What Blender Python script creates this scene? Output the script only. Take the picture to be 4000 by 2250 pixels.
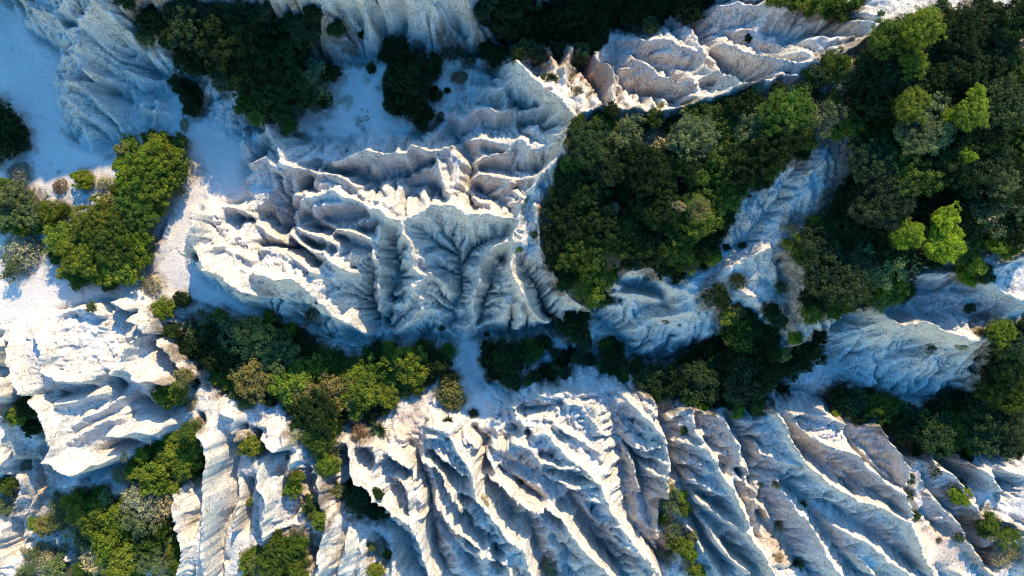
import bpy, math, random
import numpy as np
from mathutils import Vector

# ------------------------------------------------------------ camera, sky, sun, exposure
for o in list(bpy.data.objects):
    bpy.data.objects.remove(o)
SC = bpy.context.scene
COL = SC.collection
CAM_H = 50.0                       # drone height above the wash, metres
F_PX, CX, CY = 4000 * 24 / 36, 2000.0, 1125.0
cam_d = bpy.data.cameras.new('camera')
cam_d.lens = 24
cam_d.sensor_width = 36
cam_d.clip_end = 3000
cam = bpy.data.objects.new('camera', cam_d)
COL.objects.link(cam)
cam.location = (0, 0, CAM_H)
cam.rotation_euler = (0, 0, 0)
SC.camera = cam

SUN_EL, SUN_AZ = math.radians(35), math.radians(21)      # azimuth clockwise from +Y (picture up)
w = bpy.data.worlds.new('World')
SC.world = w
w.use_nodes = True
wn = w.node_tree
sky = wn.nodes.new('ShaderNodeTexSky')
sky.sky_type = 'NISHITA'
sky.sun_disc = False
sky.sun_elevation = SUN_EL
sky.sun_rotation = SUN_AZ
sky.air_density = 1.8
sky.dust_density = 0.3
sky.ozone_density = 2.5
bg = wn.nodes['Background']
bg.inputs['Strength'].default_value = 0.15
hs = wn.nodes.new('ShaderNodeHueSaturation')
hs.inputs['Saturation'].default_value = 1.55
hs.inputs['Hue'].default_value = 0.515
wn.links.new(sky.outputs[0], hs.inputs['Color'])
wn.links.new(hs.outputs[0], bg.inputs['Color'])

sl = bpy.data.lights.new('sun', 'SUN')
sl.energy = 2.75
sl.angle = math.radians(0.6)
sl.color = (1.0, 0.835, 0.56)
so = bpy.data.objects.new('sun', sl)
COL.objects.link(so)
sdir = Vector((math.sin(SUN_AZ) * math.cos(SUN_EL), math.cos(SUN_AZ) * math.cos(SUN_EL), math.sin(SUN_EL)))
so.rotation_euler = sdir.to_track_quat('Z', 'Y').to_euler()
so.location = (0, 0, 80)

SC.view_settings.view_transform = 'Standard'
SC.view_settings.look = 'None'
SC.view_settings.gamma = 1
SC.view_settings.exposure = 1.68
SC.render.engine = 'CYCLES'
SC.cycles.use_denoising = True
SC.cycles.denoiser = 'OPENIMAGEDENOISE'
SC.cycles.denoising_input_passes = 'RGB_ALBEDO_NORMAL'
SC.cycles.denoising_prefilter = 'NONE'
SC.cycles.pixel_filter_type = 'BLACKMAN_HARRIS'
SC.cycles.filter_width = 1.2
SC.cycles.max_bounces = 6
SC.cycles.diffuse_bounces = 4

# ------------------------------------------------------------ numpy helpers
rng = np.random.default_rng(7)
HX0, HX1, HY0, HY1, H = -50.0, 50.0, -33.0, 40.0, 0.07
NX = int((HX1 - HX0) / H) + 1
NY = int((HY1 - HY0) / H) + 1


def crop(q, x, y):
    """a point read in a crop of the photograph -> photograph pixel"""
    return 1000 * int(q[0]) + x / 1.932, 750 * int(q[1]) + y / 1.932


def unproj(px, py, z):
    k = (CAM_H - z) / F_PX
    return (px - CX) * k, (CY - py) * k


def pts(s):
    return [tuple(float(v) for v in t.split(',')) for t in s.split()]


_lat = {}


def vnoise(X, Y, scale, seed):
    """smooth value noise, about -1..1"""
    if seed not in _lat:
        _lat[seed] = np.random.default_rng(seed).uniform(-1, 1, (256, 256)).astype(np.float32)
    L = _lat[seed]
    u, v = X / scale + 1000.37, Y / scale + 1000.71
    iu, iv = np.floor(u).astype(np.int32), np.floor(v).astype(np.int32)
    fu, fv = (u - iu).astype(np.float32), (v - iv).astype(np.float32)
    fu = fu * fu * (3 - 2 * fu)
    fv = fv * fv * (3 - 2 * fv)
    a, b = iu & 255, (iu + 1) & 255
    c, d = iv & 255, (iv + 1) & 255
    return (L[c, a] * (1 - fu) + L[c, b] * fu) * (1 - fv) + (L[d, a] * (1 - fu) + L[d, b] * fu) * fv


def fbm(X, Y, scale, seed, octv=4, gain=0.5):
    s, a, t = 0, 1.0, 0
    for k in range(octv):
        s = s + a * vnoise(X + 3.1 * k, Y - 1.7 * k, scale / 2 ** k, seed + k)
        t += a
        a *= gain
    return s / t


def bil(A, X, Y, h=H, x0=HX0, y0=HY0):
    u = np.clip((X - x0) / h, 0, A.shape[1] - 1.001)
    v = np.clip((Y - y0) / h, 0, A.shape[0] - 1.001)
    i, j = u.astype(np.int32), v.astype(np.int32)
    fu, fv = (u - i), (v - j)
    return (A[j, i] * (1 - fu) + A[j, i + 1] * fu) * (1 - fv) + (A[j + 1, i] * (1 - fu) + A[j + 1, i + 1] * fu) * fv


def blur(A, r):
    """three box blurs, radius in cells"""
    r = max(1, int(r))
    for ax in (0, 1):
        for _ in range(3):
            P = np.concatenate([np.repeat(A.take([0], ax), r + 1, ax), A, np.repeat(A.take([-1], ax), r, ax)], ax)
            C = np.cumsum(P, ax, dtype=np.float64)
            n = A.shape[ax]
            if ax == 0:
                A = ((C[2 * r + 1:2 * r + 1 + n] - C[:n]) / (2 * r + 1)).astype(np.float32)
            else:
                A = ((C[:, 2 * r + 1:2 * r + 1 + n] - C[:, :n]) / (2 * r + 1)).astype(np.float32)
    return A


# ------------------------------------------------------------ terrain: the surveyed ridges, rims and gully floors
# every entry: photograph crop, then x,y,height(m) along the line
ABS = []
VE, VW = 1.2, 1.12


def A(q, s):
    P = []
    for (x, y, z) in pts(s):
        px, py = crop(q, x, y)
        if q in ('20', '30'):
            z = 5 + (z - 5) * 1.3
        z = z * VE if z > 0 else z * 1.15
        if q in ('12', '22', '32'):
            z *= .64
        elif q == '02':
            z *= .92
        X, Y = unproj(px, py, z)
        P.append((X, Y, z))
    ABS.append(P)


def AW(s):       # off the edge of the photograph: plan pixels of the wash level
    ABS.append([((x - CX) * CAM_H / F_PX, (CY - y) * CAM_H / F_PX, z * VW) for (x, y, z) in pts(s)])


#TERRAIN_BEGIN
# hill north of the frame (casts the big shade), and the far edges
AW('-700,-520,14 -200,-500,14.5 300,-480,14.6 650,-500,14.8 900,-520,14.6 1100,-500,13.2 1250,-500,13.8 1430,-500,16.2 1600,-500,16.9 1850,-500,17.0 2050,-500,17.2 2200,-490,17.0 2300,-480,15 2450,-460,14 2700,-420,13 2950,-400,12.5 3200,-350,9.5 3800,-300,9 4600,-300,10')
AW('-700,-900,11 4600,-900,8')
AW('-560,-300,5 -560,400,.6 -560,1000,-.4 -560,1600,-3 -560,2300,-4 -560,2800,-5')
AW('-560,2800,-5 600,2800,-4.5 1400,2800,-4.5 2200,2800,-4.5 3200,2800,-3.6 4600,2800,-2')
AW('4600,-300,9 4600,600,7 4600,1200,4 4600,1800,1.5 4600,2800,-2')
# upper left wash and trail
A('00', '-60,-80,.1 0,100,.0 100,300,0 150,600,0 200,900,0 300,1150,0 330,1380,-.1')
A('00', '-160,500,0 -160,1300,-.1')
A('00', '90,0,0.05 90,250,0 300,500,0 270,800,0 420,1150,0 700,1250,0 850,1180,0')
A('00', '1200,560,.3 1290,620,.3 1300,760,.3 1400,870,.25 1500,960,.2 1700,1010,.2 1850,1020,.2')
A('00', '1480,1050,.05 1550,1200,0 1580,1400,0')
A('00', '1700,1060,.1 1750,1300,0 1760,1449,0')
A('01', '1550,60,0 1350,150,-.05 1280,300,-.1 1200,450,-.15 1180,600,-.2 1240,700,-.25 1200,820,-.3')
A('01', '1420,250,-.05 1360,400,-.1 1300,600,-.2')
A('01', '-100,700,-.3 200,760,-.3 500,800,-.25 800,800,-.25 1000,860,-.3 1100,900,-.35')
A('01', '-100,950,-.35 60,1000,-.4 200,930,-.3 290,900,-.3')
# rock A
A('00', '165,0,.1 178,225,.1 330,310,.1 430,370,.1 490,470,.1 420,560,.1 378,620,.1 425,720,.1 470,860,.1 425,940,.1 440,1000,.1 560,1100,.1 740,1175,.05 830,1080,.1 1000,1030,.1 1170,990,.15 1260,900,.2 1245,780,.2 1180,700,.25 1235,600,.3 1180,520,.4')
A('00', '700,-120,5 720,0,4.6 715,110,4.2 600,230,3.5 565,252,3.3 625,325,3.5 638,362,3.5 530,402,3.1 590,440,3.4 680,570,3.0 655,610,2.7 510,655,2.2 545,780,1.9 600,900,1.2 720,1010,.6')
A('00', '200,20,1.3 330,90,1.8 480,160,2.1 560,150,2.8')
A('00', '860,-100,5 880,0,4.2 900,200,3.2 960,330,2.2 1000,420,1.4')
A('00', '1040,210,3.0 1120,340,2.2 1190,460,1.3')
A('00', '760,520,2.2 900,600,1.5 960,720,.7')
A('00', '700,700,1.8 850,840,1.1 900,960,.5')
A('00', '700,640,1.4 880,720,.6 980,760,.35')
# ground under the top-left thicket
A('00', '1000,0,4.6 1400,0,4.6 1900,0,4.6')
A('00', '1400,500,1.2 1700,500,1.6 1900,600,1.4')
A('10', '100,300,2.4 200,600,1.4 300,800,.9')
A('10', '150,0,4.8 450,0,5')
# cliffs C
A('10', '280,430,1.1 450,450,1.0 570,465,1.0 700,455,1 860,420,1.0 960,330,1.4 1060,300,1.5 1160,400,1.2 1400,400,1.2 1560,400,1.3 1700,390,1.3')
A('10', '300,-100,5.8 900,-100,6.2 1600,-100,6.2')
A('10', '510,60,4.6 530,150,4 525,300,2.8 500,400,1.8')
A('10', '400,180,3.4 340,330,1.9')
A('10', '790,0,3.8 790,200,2.5 770,420,1.05')
A('10', '860,0,5.2 860,150,4.0 880,300,2.5')
A('10', '960,0,3.8 960,250,1.8')
A('10', '1120,0,4.2 1100,250,1.6')
A('10', '1200,60,4.6 1200,220,3 1170,350,1.8')
A('10', '1340,0,5 1370,150,4.0 1330,260,2.8 1250,370,1.6')
A('10', '1500,100,3.4 1560,260,1.9')
A('10', '1620,0,5 1640,170,3.7 1680,330,2.0')
# shaded flat D
A('10', '600,700,.8 800,800,.8 850,1000,.7 700,1060,.6 500,1060,.5 300,1020,.4')
A('10', '1100,700,1 1250,600,1.1 1430,560,1.1 1500,700,1.0 1400,900,.9 1200,1010,.8 1000,980,.75')
A('10', '1600,500,1.3 1800,540,1.4 1650,620,1.2')
# west tip ridges at right of the trail
A('10', '-70,930,.3 40,920,1 90,935,1.6 140,1000,2.1 200,1130,2.4 215,1220,2.6 290,1285,2.4 400,1308,2.1 480,1262,2.6 580,1250,2.7 720,1205,2.8 880,1160,3.0 1010,1190,3.1 1140,1175,3.3 1180,1110,3.4 1260,1130,3.5 1400,1150,3.6 1500,1108,3.7')
A('10', '0,1240,1.5 120,1215,1.9 215,1285,2.2')
A('00', '1830,960,.8 1860,1080,.9')
A('00', '1810,960,.05 1800,1100,.05 1840,1250,.05 1800,1400,0')
A('00', '1870,1200,1 1920,1230,1.2')
A('10', '60,1140,.9 10,1190,.6')
A('01', '1870,30,.2 1800,90,.1 1650,70,.05')
# bowl
A('10', '440,1330,1.2 400,1400,1.0')
A('11', '230,60,.9 300,130,.4 260,230,-.2 210,290,-.4')
A('11', '100,60,1.2 60,150,.7 150,240,-.1')
A('10', '190,1300,1.6 180,1449,1.3')
# crevice north of ridge I
A('10', '500,1300,1.0 600,1290,1.2 700,1310,1.5 870,1345,1.8 1000,1335,1.9 1110,1320,2.0 1250,1250,2.3 1340,1200,2.5')
A('10', '1090,1350,2.6 1200,1230,3.0 1330,1220,3.3')
A('10', '1130,1360,2.1 1300,1400,2.3 1370,1449,2.5')
A('10', '1360,1150,3.6 1400,1300,3.8 1440,1449,4.0')
A('10', '1535,1160,3.5 1580,1250,3.6 1590,1440,3.9')
A('10', '1490,980,1.2 1560,1060,1.8 1605,1200,2.2 1608,1449,2.8')
A('11', '1605,0,2.9 1630,90,3.6')
A('10', '460,1380,2.0 530,1310,2.3 640,1345,2.6 780,1400,2.8')
A('11', '800,0,3.0 900,60,3.1 1000,100,3.3 1080,160,3.6')
# east ribs running left from the backbone
A('10', '1680,640,1.9 1800,690,2.8 1880,700,3.2')
A('20', '0,720,3.6 100,740,4.1 215,742,4.6')
A('10', '1440,870,1.3 1560,905,1.9 1680,810,2.6 1800,860,3.1 1932,830,3.6')
A('20', '60,820,4.0 180,760,4.5 280,700,5.2')
A('10', '1500,760,1.1 1620,780,1.5 1850,790,2.3')
A('20', '30,780,2.9 200,790,3.9')
A('10', '1560,970,1.5 1750,950,2.0 1932,930,2.6')
A('20', '60,930,3.0 250,880,4.3')
A('10', '1590,1060,2.3 1660,1060,2.8 1760,1090,3.3 1932,1110,3.9')
A('20', '60,1060,4.2 200,960,4.7 380,900,5.6')
A('10', '1680,1140,2.5 1860,1150,3.0')
A('10', '1630,1230,2.8 1740,1200,3.3 1850,1150,3.8 1932,1130,4.1')
A('20', '0,1130,4.1 75,1076,4.6 160,1130,4.9 230,1182,5.1 300,1160,5.5')
A('10', '1700,1260,2.4 1800,1250,2.8 1932,1290,3.2')
A('20', '60,1250,3.7 230,1260,4.6')
A('10', '1640,1350,3.3 1700,1310,3.6 1800,1340,3.9 1932,1400,4.3')
A('20', '0,1410,4.3 90,1430,4.8 150,1400,5.2')
A('10', '1680,1420,2.9 1780,1449,3.3')
A('11', '1640,60,4.0 1740,90,4.1 1850,150,4.5')
A('11', '1700,20,3.3 1880,90,4.1')
# backbone
A('20', '0,455,4.0 45,485,4.7 150,590,5.3 260,690,5.9 400,800,6.3 470,880,6.5 440,960,6.5 395,1080,6.4 340,1190,6.2 240,1310,5.9 140,1430,5.6')
A('21', '100,60,5.5 40,180,5.2 5,290,5.0 -10,450,4.8 -20,600,4.5 10,700,4.2 60,770,3.8 130,850,3.1 225,935,2.2 290,985,.4')
A('21', '200,120,5.3 180,300,5.1 230,480,4.7 300,640,4.2 420,780,3.2 560,880,1.6')
A('21', '120,600,3.6 220,790,2.4 290,950,.3')
# ridge I crest and its upper slope
A('11', '1900,210,5.0 1750,195,5.0 1600,180,5.0 1450,108,4.9 1330,120,4.7 1190,188,4.3 1100,212,4.1 980,160,3.8 860,120,3.5 835,85,3.4 760,55,3.2 600,20,3.0 480,40,2.8 360,100,2.5 330,180,1.4')
# south basin
A('11', '700,600,2.2 860,480,2.2 850,700,.8 868,880,-.6 905,985,-1.8 900,1070,-1.9')
A('11', '1045,270,3.1 1050,500,1.6 1030,700,.7 1010,800,0 950,910,-1')
A('11', '1460,300,3.2 1510,420,2.3 1540,620,1.0 1530,780,.2 1490,850,-.4 1505,960,-1.1 1450,1010,-1.5 1560,1140,-1.9')
A('11', '1230,240,3.7 1380,390,2.8 1500,470,2.1')
A('11', '1880,300,4.1 1640,430,2.4 1560,560,1.5')
A('11', '1400,620,1.5 1500,710,.8')
A('11', '1850,480,3.0 1760,700,1.5 1700,880,.1 1680,970,-1')
A('11', '1110,220,4.1 1120,340,3.9 1200,440,3.6 1215,560,3.2 1280,635,2.8 1210,700,2.5 1270,800,1.9 1270,870,1.3 1180,960,.3 1100,1060,-1')
A('11', '950,260,3.5 945,500,2.4 940,700,1.7 925,880,.2')
A('11', '1240,440,3.3 1330,600,2.4 1460,760,1.2')
A('11', '1880,340,4.2 1720,560,2.9 1640,780,1.8 1640,930,.3 1560,1020,-.8')
A('11', '1920,560,4.3 1910,700,3.2 1880,850,1.8 1850,960,.6 1740,1010,-.6')
A('21', '60,830,2.9 70,950,1.6 40,1020,.3')
A('11', '0,880,-1.0 200,960,-1.2 400,1000,-1.3 600,1120,-1.7 850,1110,-1.9 1100,1125,-1.9 1300,1110,-2 1500,1130,-2.1 1750,1075,-2 1900,1090,-2')
A('21', '0,1070,-1.9 200,1040,-1.8 320,1000,-1.6')
# rock mass K1
A('01', '1505,140,2.9 1482,260,3.4 1440,375,3.4 1425,470,3.0 1530,440,3.3 1640,600,3.4 1780,720,3.3 1932,800,3.2')
A('01', '1500,120,.2 1470,200,.0 1420,330,-.1 1385,470,-.15 1390,560,-.2 1520,640,-.2 1640,740,-.3 1800,830,-.5 1932,890,-.7')
A('11', '0,600,3.2 200,680,3.4 350,695,3.4 430,760,2.8 560,870,2.1 700,980,1.2 820,1050,-.2')
A('11', '0,790,1.2 300,830,.6 560,960,.2')
A('01', '1600,130,1.6 1700,200,1.4 1800,220,1.2 1850,190,.6')
A('01', '1690,120,1.4 1850,130,1.5 1932,200,.9')
A('11', '30,240,1.0 90,310,1.3 230,395,1.3')
A('11', '60,380,.9 200,420,1.0 300,420,.6')
A('01', '1560,230,2.3 1700,380,2.2 1900,500,2.3')
A('11', '30,400,2.0 150,430,2.2 300,500,2.4 430,600,3.3')
A('11', '270,330,1.8 400,420,2.5 520,465,3.0 560,520,3.2 650,590,3.1 720,620,2.7')
A('11', '340,290,2.0 430,320,2.4 520,365,2.9 600,425,3.2')
A('11', '400,380,1.6 520,420,2.2 600,480,2.4')
A('11', '300,400,1.2 420,480,1.9 480,560,2.1')
A('11', '440,260,1.2 600,300,1.8 700,400,2.3 860,420,2.5')
A('11', '560,300,2.4 680,285,3.2 780,310,3.4 870,358,3.2 900,480,2.7')
A('11', '380,200,1.2 520,235,2.3 700,250,2.5 860,280,2.6')
A('11', '450,180,1.9 480,130,2.4 620,110,2.6 800,90,3.0')
A('11', '520,215,1.5 700,190,1.9 850,130,2.8')
# wash K and outlet
A('01', '1300,760,-.4 1500,780,-.5 1700,880,-.7 1932,980,-.9')
A('11', '100,960,-1.1 400,1100,-1.5 700,1180,-1.8 900,1150,-2')
A('11', '1550,1200,-2.1 1620,1300,-2.2 1680,1440,-2.3')
A('12', '1700,60,-2.3 1750,250,-2.2 1600,200,-2.3 1300,150,-2.3 1180,250,-2.2 1150,350,-2.0 1190,480,-1.9')
A('12', '1250,330,-2.0 1230,520,-1.7')
A('12', '1650,330,-1.8 1740,440,-1.6')
A('12', '900,250,-2.2 700,300,-2.2 620,200,-2.2')
A('11', '300,1300,-1.8 700,1400,-2.1 1200,1350,-2.2')
A('01', '1400,1000,-1 1600,1200,-1.4 1800,1400,-1.7')
A('01', '1200,1000,-.7 1320,1200,-1.0 1480,1410,-1.4')
# lower-left rocks
A('01', '830,845,1.0 920,825,1.2 1010,930,1.2 1100,1010,1.1 1160,1080,.9 1080,1110,1.0 960,1200,1.3 960,1320,1.3 900,1360,1.3 700,1410,1.6 500,1420,1.9 420,1390,2.0 340,1290,2.1 365,1180,2.1 300,1060,1.8 290,960,1.2')
A('01', '270,930,-.3 400,900,-.2 560,850,-.2 800,830,-.2 900,795,-.25 1010,860,-.3 1120,960,-.4 1180,1050,-.6')
A('01', '400,950,.6 560,880,.7 700,880,.8 800,900,.7')
A('01', '1010,1180,.2 1140,1110,.2 1300,1190,.3 1460,1390,.3 1300,1440,.9 1100,1430,1.3 1030,1390,1.2 990,1290,.9 1010,1200,.4')
A('01', '1200,1110,-.6 1350,1230,-1.1 1500,1390,-1.4')
A('01', '945,1440,-.9 960,1340,-.6')
A('01', '300,1100,-1.4 300,1250,-2.3 340,1400,-2.0 430,1449,-1.2')
A('02', '340,40,-.2 430,100,.7 560,70,1.0 700,20,.9')
A('01', '-40,1130,.6 20,1160,.6 10,1300,.4')
A('01', '60,1110,-1.0 50,1230,-2.8 100,1449,-3.6')
A('01', '60,1080,-.1 110,1110,.9 150,1260,1.3 190,1449,1.5')
A('02', '190,0,1.7 250,100,1.9 330,205,1.8 380,300,1.8 440,470,1.7 395,560,1.6 490,635,1.6 620,640,1.4 860,585,.8 960,515,0')
A('02', '130,0,-2.7 170,250,-3.6 240,560,-4.1 200,800,-4.0 160,1000,-4.4 150,1240,-4.8')
A('02', '350,300,-1.5 340,500,-2.5 400,600,-2.2 500,740,-2.4 620,740,-2.2 800,650,-1.8 960,580,-1.4')
A('02', '300,600,-3.4 320,800,-3.2 230,1000,-3.8 210,1150,-4.3')
A('02', '0,0,1.2 20,80,1.0 100,200,-.5 110,420,-1.8 180,540,-2.4 60,640,-2.2')
A('02', '-80,600,-2.0 180,700,-3.0 100,1000,-3.4 0,1300,-3.4 -60,1449,-3.2')
A('02', '450,150,1.4 620,120,1.2 800,60,.9')
A('02', '600,300,1.0 800,200,.7 950,100,.3')
A('02', '500,440,1.1 750,330,.7 980,230,.2 1150,150,-.4')
A('02', '880,375,1.1 1050,372,.9 1200,340,.5 1300,270,-.1')
A('02', '820,480,-.5 960,460,-.9 1060,420,-.9')
A('02', '1100,100,-1.2 1300,200,-1.3 1450,120,-1.4')
# bottom-left bush ground
A('02', '600,900,-2.8 1000,800,-2.3 1200,600,-2.0 1400,400,-1.7')
A('02', '400,1300,-3.8 800,1300,-3.4 1200,1200,-3.2')
A('02', '500,1600,-4.2 1300,1600,-3.8')
# strips right of them
A('02', '1350,790,-1.2 1335,930,-.5 1370,1060,-.3 1425,1200,-.3 1410,1300,-.4 1370,1449,-.6')
A('02', '1310,960,-2.9 1330,1150,-3.1 1400,1240,-2.2')
A('02', '1490,780,-1.5 1510,900,-1.4 1480,1100,-1.2')
A('02', '1530,230,-.6 1510,330,.8 1620,440,.9 1610,560,.9 1590,700,.8 1585,940,.5 1560,1150,.0 1560,1449,-.6')
A('02', '1530,480,-2.0 1560,600,-2.1 1540,740,-1.6 1530,930,-1.2')
A('02', '1680,200,.4 1800,250,.2 1770,420,.2')
A('02', '1850,300,-1.0 1790,450,-1.2 1760,620,-1.2 1770,900,-1.3 1650,1150,-1.3 1640,1449,-1.8')
A('02', '1840,700,-1.1 1830,900,-1.0 1800,1100,-1.1')
A('02', '1890,700,-1.9 1870,900,-1.9 1900,1100,-2')
A('12', '60,290,-.6 110,320,.3 115,370,.5')
A('12', '70,400,.6 150,490,.9 240,460,.9 210,380,.6')
A('12', '250,520,-1.2 150,540,-1.3 40,500,-1.4 20,350,-1.4')
A('12', '80,580,.1 60,640,.5 60,770,.7 100,870,.7 75,1000,.6 70,1150,.3')
A('12', '10,700,-1.5 0,950,-1.8 30,1180,-1.9')
A('12', '240,570,-.7 180,700,-.8 170,900,-.9 160,1080,-1.1')
A('12', '240,680,-.3 300,570,.2 330,560,.3')
A('12', '480,720,.1 530,790,-.2 510,900,-.8')
A('12', '400,700,-1.4 420,850,-1.5 300,1000,-1.5')
A('12', '560,960,-.7 560,1080,-.2 505,1220,0 480,1449,-.3')
A('12', '520,1160,-1.8 440,1300,-2 420,1449,-2.3')
A('12', '690,1050,-1.2 640,1250,-1.4 610,1449,-1.7')
A('12', '700,1140,-.4 690,1200,-.3 640,1420,-.6')
A('12', '800,1200,-1.6 820,1330,-1.8 800,1449,-2.1')
A('12', '1050,1310,-1.6 1040,1449,-1.8')
# ridge field, lower middle
A('12', '690,450,-.8 700,520,.4 705,600,.9 740,680,1.1 870,765,1.1 940,880,1.1 1070,975,1.0 1170,1030,.9 1230,1110,.8 1250,1200,.6 1275,1300,.3 1330,1400,0 1380,1480,-.3')
A('12', '650,500,-1.8 680,700,-2.6 780,800,-3.3 900,940,-3.6 1000,1050,-3.4 1130,1140,-3.3 1170,1290,-3.6 1260,1420,-3.9')
A('12', '900,1150,-3 1000,1300,-3.2')
A('12', '780,470,-.2 900,460,.2 940,560,-.1 1000,700,-.2 1090,860,-.2 1160,980,-.1')
A('12', '790,500,-.9 850,560,-.9')
A('12', '1000,490,-.2 1080,560,.5 1170,640,.7')
A('12', '1050,400,-1.5 1080,380,-1.0 1130,430,-1.0')
A('12', '1000,570,-.9 1080,650,-.9 1150,680,-.6')
A('12', '1080,690,.2 1140,760,.5 1165,850,.4 1170,950,.1')
A('12', '1085,760,-.6 1120,860,-.8')
A('12', '1200,640,-.4 1260,800,-.4 1280,1000,-.6')
A('12', '1225,560,-1.6 1300,800,-2.2 1320,1050,-2.6 1350,1250,-3.0 1460,1449,-3.4')
A('12', '1270,550,-.2 1390,670,.8 1420,760,1.1 1500,900,1.1 1620,1070,1.0 1730,1220,.7 1800,1330,.4 1932,1430,.1')
A('12', '1370,850,.0 1400,960,.2 1480,1060,.3 1610,1150,.3 1700,1290,.3')
A('12', '1320,900,-1.6 1400,1080,-2 1500,1200,-2.2 1620,1350,-2.4')
A('12', '1340,560,-.9 1440,750,-.9 1560,930,-1.0 1700,1120,-1.2 1800,1250,-1.4 1870,1360,-1.6')
A('12', '1280,320,-.2 1350,310,.5 1440,340,.9 1490,430,1.2 1600,620,1.7 1640,700,1.8 1680,860,1.8 1760,970,1.6 1860,1080,1.5 1932,1180,1.3')
A('12', '1300,400,.3 1400,400,.5')
A('12', '1260,450,-1.0 1350,480,-.5 1450,570,.2 1590,680,.7')
A('12', '1340,520,-1.1 1430,640,-1.0 1560,720,-.4')
A('12', '1540,340,-.3 1620,400,.6 1680,480,.8')
A('12', '1700,420,-.9 1740,600,-1.0 1830,800,-1.1 1932,980,-1.3')
A('12', '1560,860,-.6 1640,900,.5 1750,1000,.8 1880,1180,.6')
A('12', '1750,1180,.1 1850,1320,.1 1900,1449,0')
A('22', '0,1180,1.2 90,1220,1.0 130,1330,.8 170,1449,.6')
A('22', '0,1000,-1.2 110,1000,-1.4 170,1150,-2 190,1300,-2.4 300,1449,-2.8')
A('22', '-180,700,1.2 -60,760,1.4 0,830,1.6 120,920,1.7 260,960,1.7 400,1060,1.7 500,1180,1.5 600,1280,1.3 720,1390,1.1 800,1480,.9')
A('22', '320,1150,-1.0 420,1260,-1.2 430,1449,-2.4')
A('12', '1740,540,-.1 1780,600,.5 1850,720,.9 1932,790,1.0')
A('22', '-170,480,.0 -90,470,.6 0,430,.8 80,450,1.0 170,500,.9 230,600,.5')
A('22', '0,600,-.6 60,620,-.6 170,660,-.4')
A('22', '-120,620,-.4 60,760,-.6 250,900,-1.0 380,1000,-1.0')
A('22', '190,640,-.1 260,720,0 330,780,0 380,900,-.3 480,960,-.4 540,1060,-.7')
A('22', '420,830,-1 540,1030,-1.5 640,1180,-1.9 720,1300,-2.2 850,1449,-2.6')
A('22', '60,240,.2 100,340,.6 160,430,.7')
A('22', '30,160,-.5 30,330,-.6 -60,420,-.6')
A('22', '120,240,.3 300,250,.9')
A('22', '340,310,1.1 450,380,1.3 560,440,1.3 680,540,.6')
A('22', '150,380,1.3 250,340,1.5 380,500,1.9 450,560,2.0 560,640,2.1 640,740,2.2 710,870,2.2 790,1000,2.1 880,1130,1.9 980,1250,1.7 1070,1360,1.5 1120,1449,1.3')
A('22', '210,530,.5 330,560,1.0 480,570,1.6')
A('22', '240,580,1.0 360,610,1.5 520,640,2.0')
A('22', '260,650,.3 400,670,.9 560,720,1.4')
A('22', '290,700,.5 420,755,1.1 620,760,2.0')
A('22', '330,760,-.1 480,790,.6 640,820,1.4')
A('22', '430,800,.2 560,840,.9 700,880,2.0')
A('22', '440,870,-.4 600,960,.2 760,1000,1.5')
A('22', '520,900,.0 640,1030,.7 800,1040,1.8')
A('22', '540,1000,-.8 720,1100,.1 850,1150,1.2')
A('22', '700,1080,.3 780,1170,.8 930,1230,1.4')
A('22', '620,1100,-1.2 750,1220,-.9 900,1330,-.6 1020,1449,-.6')
A('22', '740,350,-.2 800,420,-.5 830,640,-.7 850,850,-1 900,1050,-1.3 1000,1180,-1.6 1080,1300,-2.0 1130,1449,-2.3')
A('22', '740,100,-.3 760,230,-.3 790,380,-.5 900,480,-.7 960,650,-1 990,850,-1.4 1040,1050,-1.7')
A('22', '860,500,-.1 900,620,-.2 960,800,-.4')
A('22', '200,90,.2 400,60,.3 620,60,.0')
A('22', '540,180,1.0 620,290,1.0 650,370,.6')
A('22', '100,200,-.2 380,130,.7 540,150,.9')
A('22', '880,130,.9 960,230,1.4 1060,310,1.8 1155,395,2.1 1165,500,2.1 1190,600,2.1 1165,720,1.9 1155,850,1.3')
A('22', '820,250,-.2 950,300,.6 1060,390,1.2')
A('22', '890,440,.2 1000,490,.9 1150,450,1.7')
A('22', '940,520,.3 1060,555,1.1 1190,600,2.1')
A('22', '930,470,-.2 1080,510,.8 1160,520,1.5')
A('22', '960,580,-.2 1080,600,.7 1170,640,1.4')
A('22', '970,620,.1 1080,665,1.0 1170,690,1.8')
A('22', '980,720,-.1 1080,760,.7 1150,790,1.5')
A('22', '980,70,.0 1050,110,.2 1070,180,.3')
A('22', '1010,170,.8 1080,240,.7')
A('22', '1110,180,-.3 1150,310,-.4 1180,420,-.5 1200,600,-.7 1260,680,-.9 1300,800,-1.2 1370,980,-1.7 1460,1180,-2.0 1600,1380,-2.4')
A('22', '1090,900,-1.2 1080,1150,-1.9 1130,1350,-2.2')
A('22', '1330,1060,-1.0 1400,1180,-1.0 1480,1320,-1.2 1560,1449,-1.4')
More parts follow.
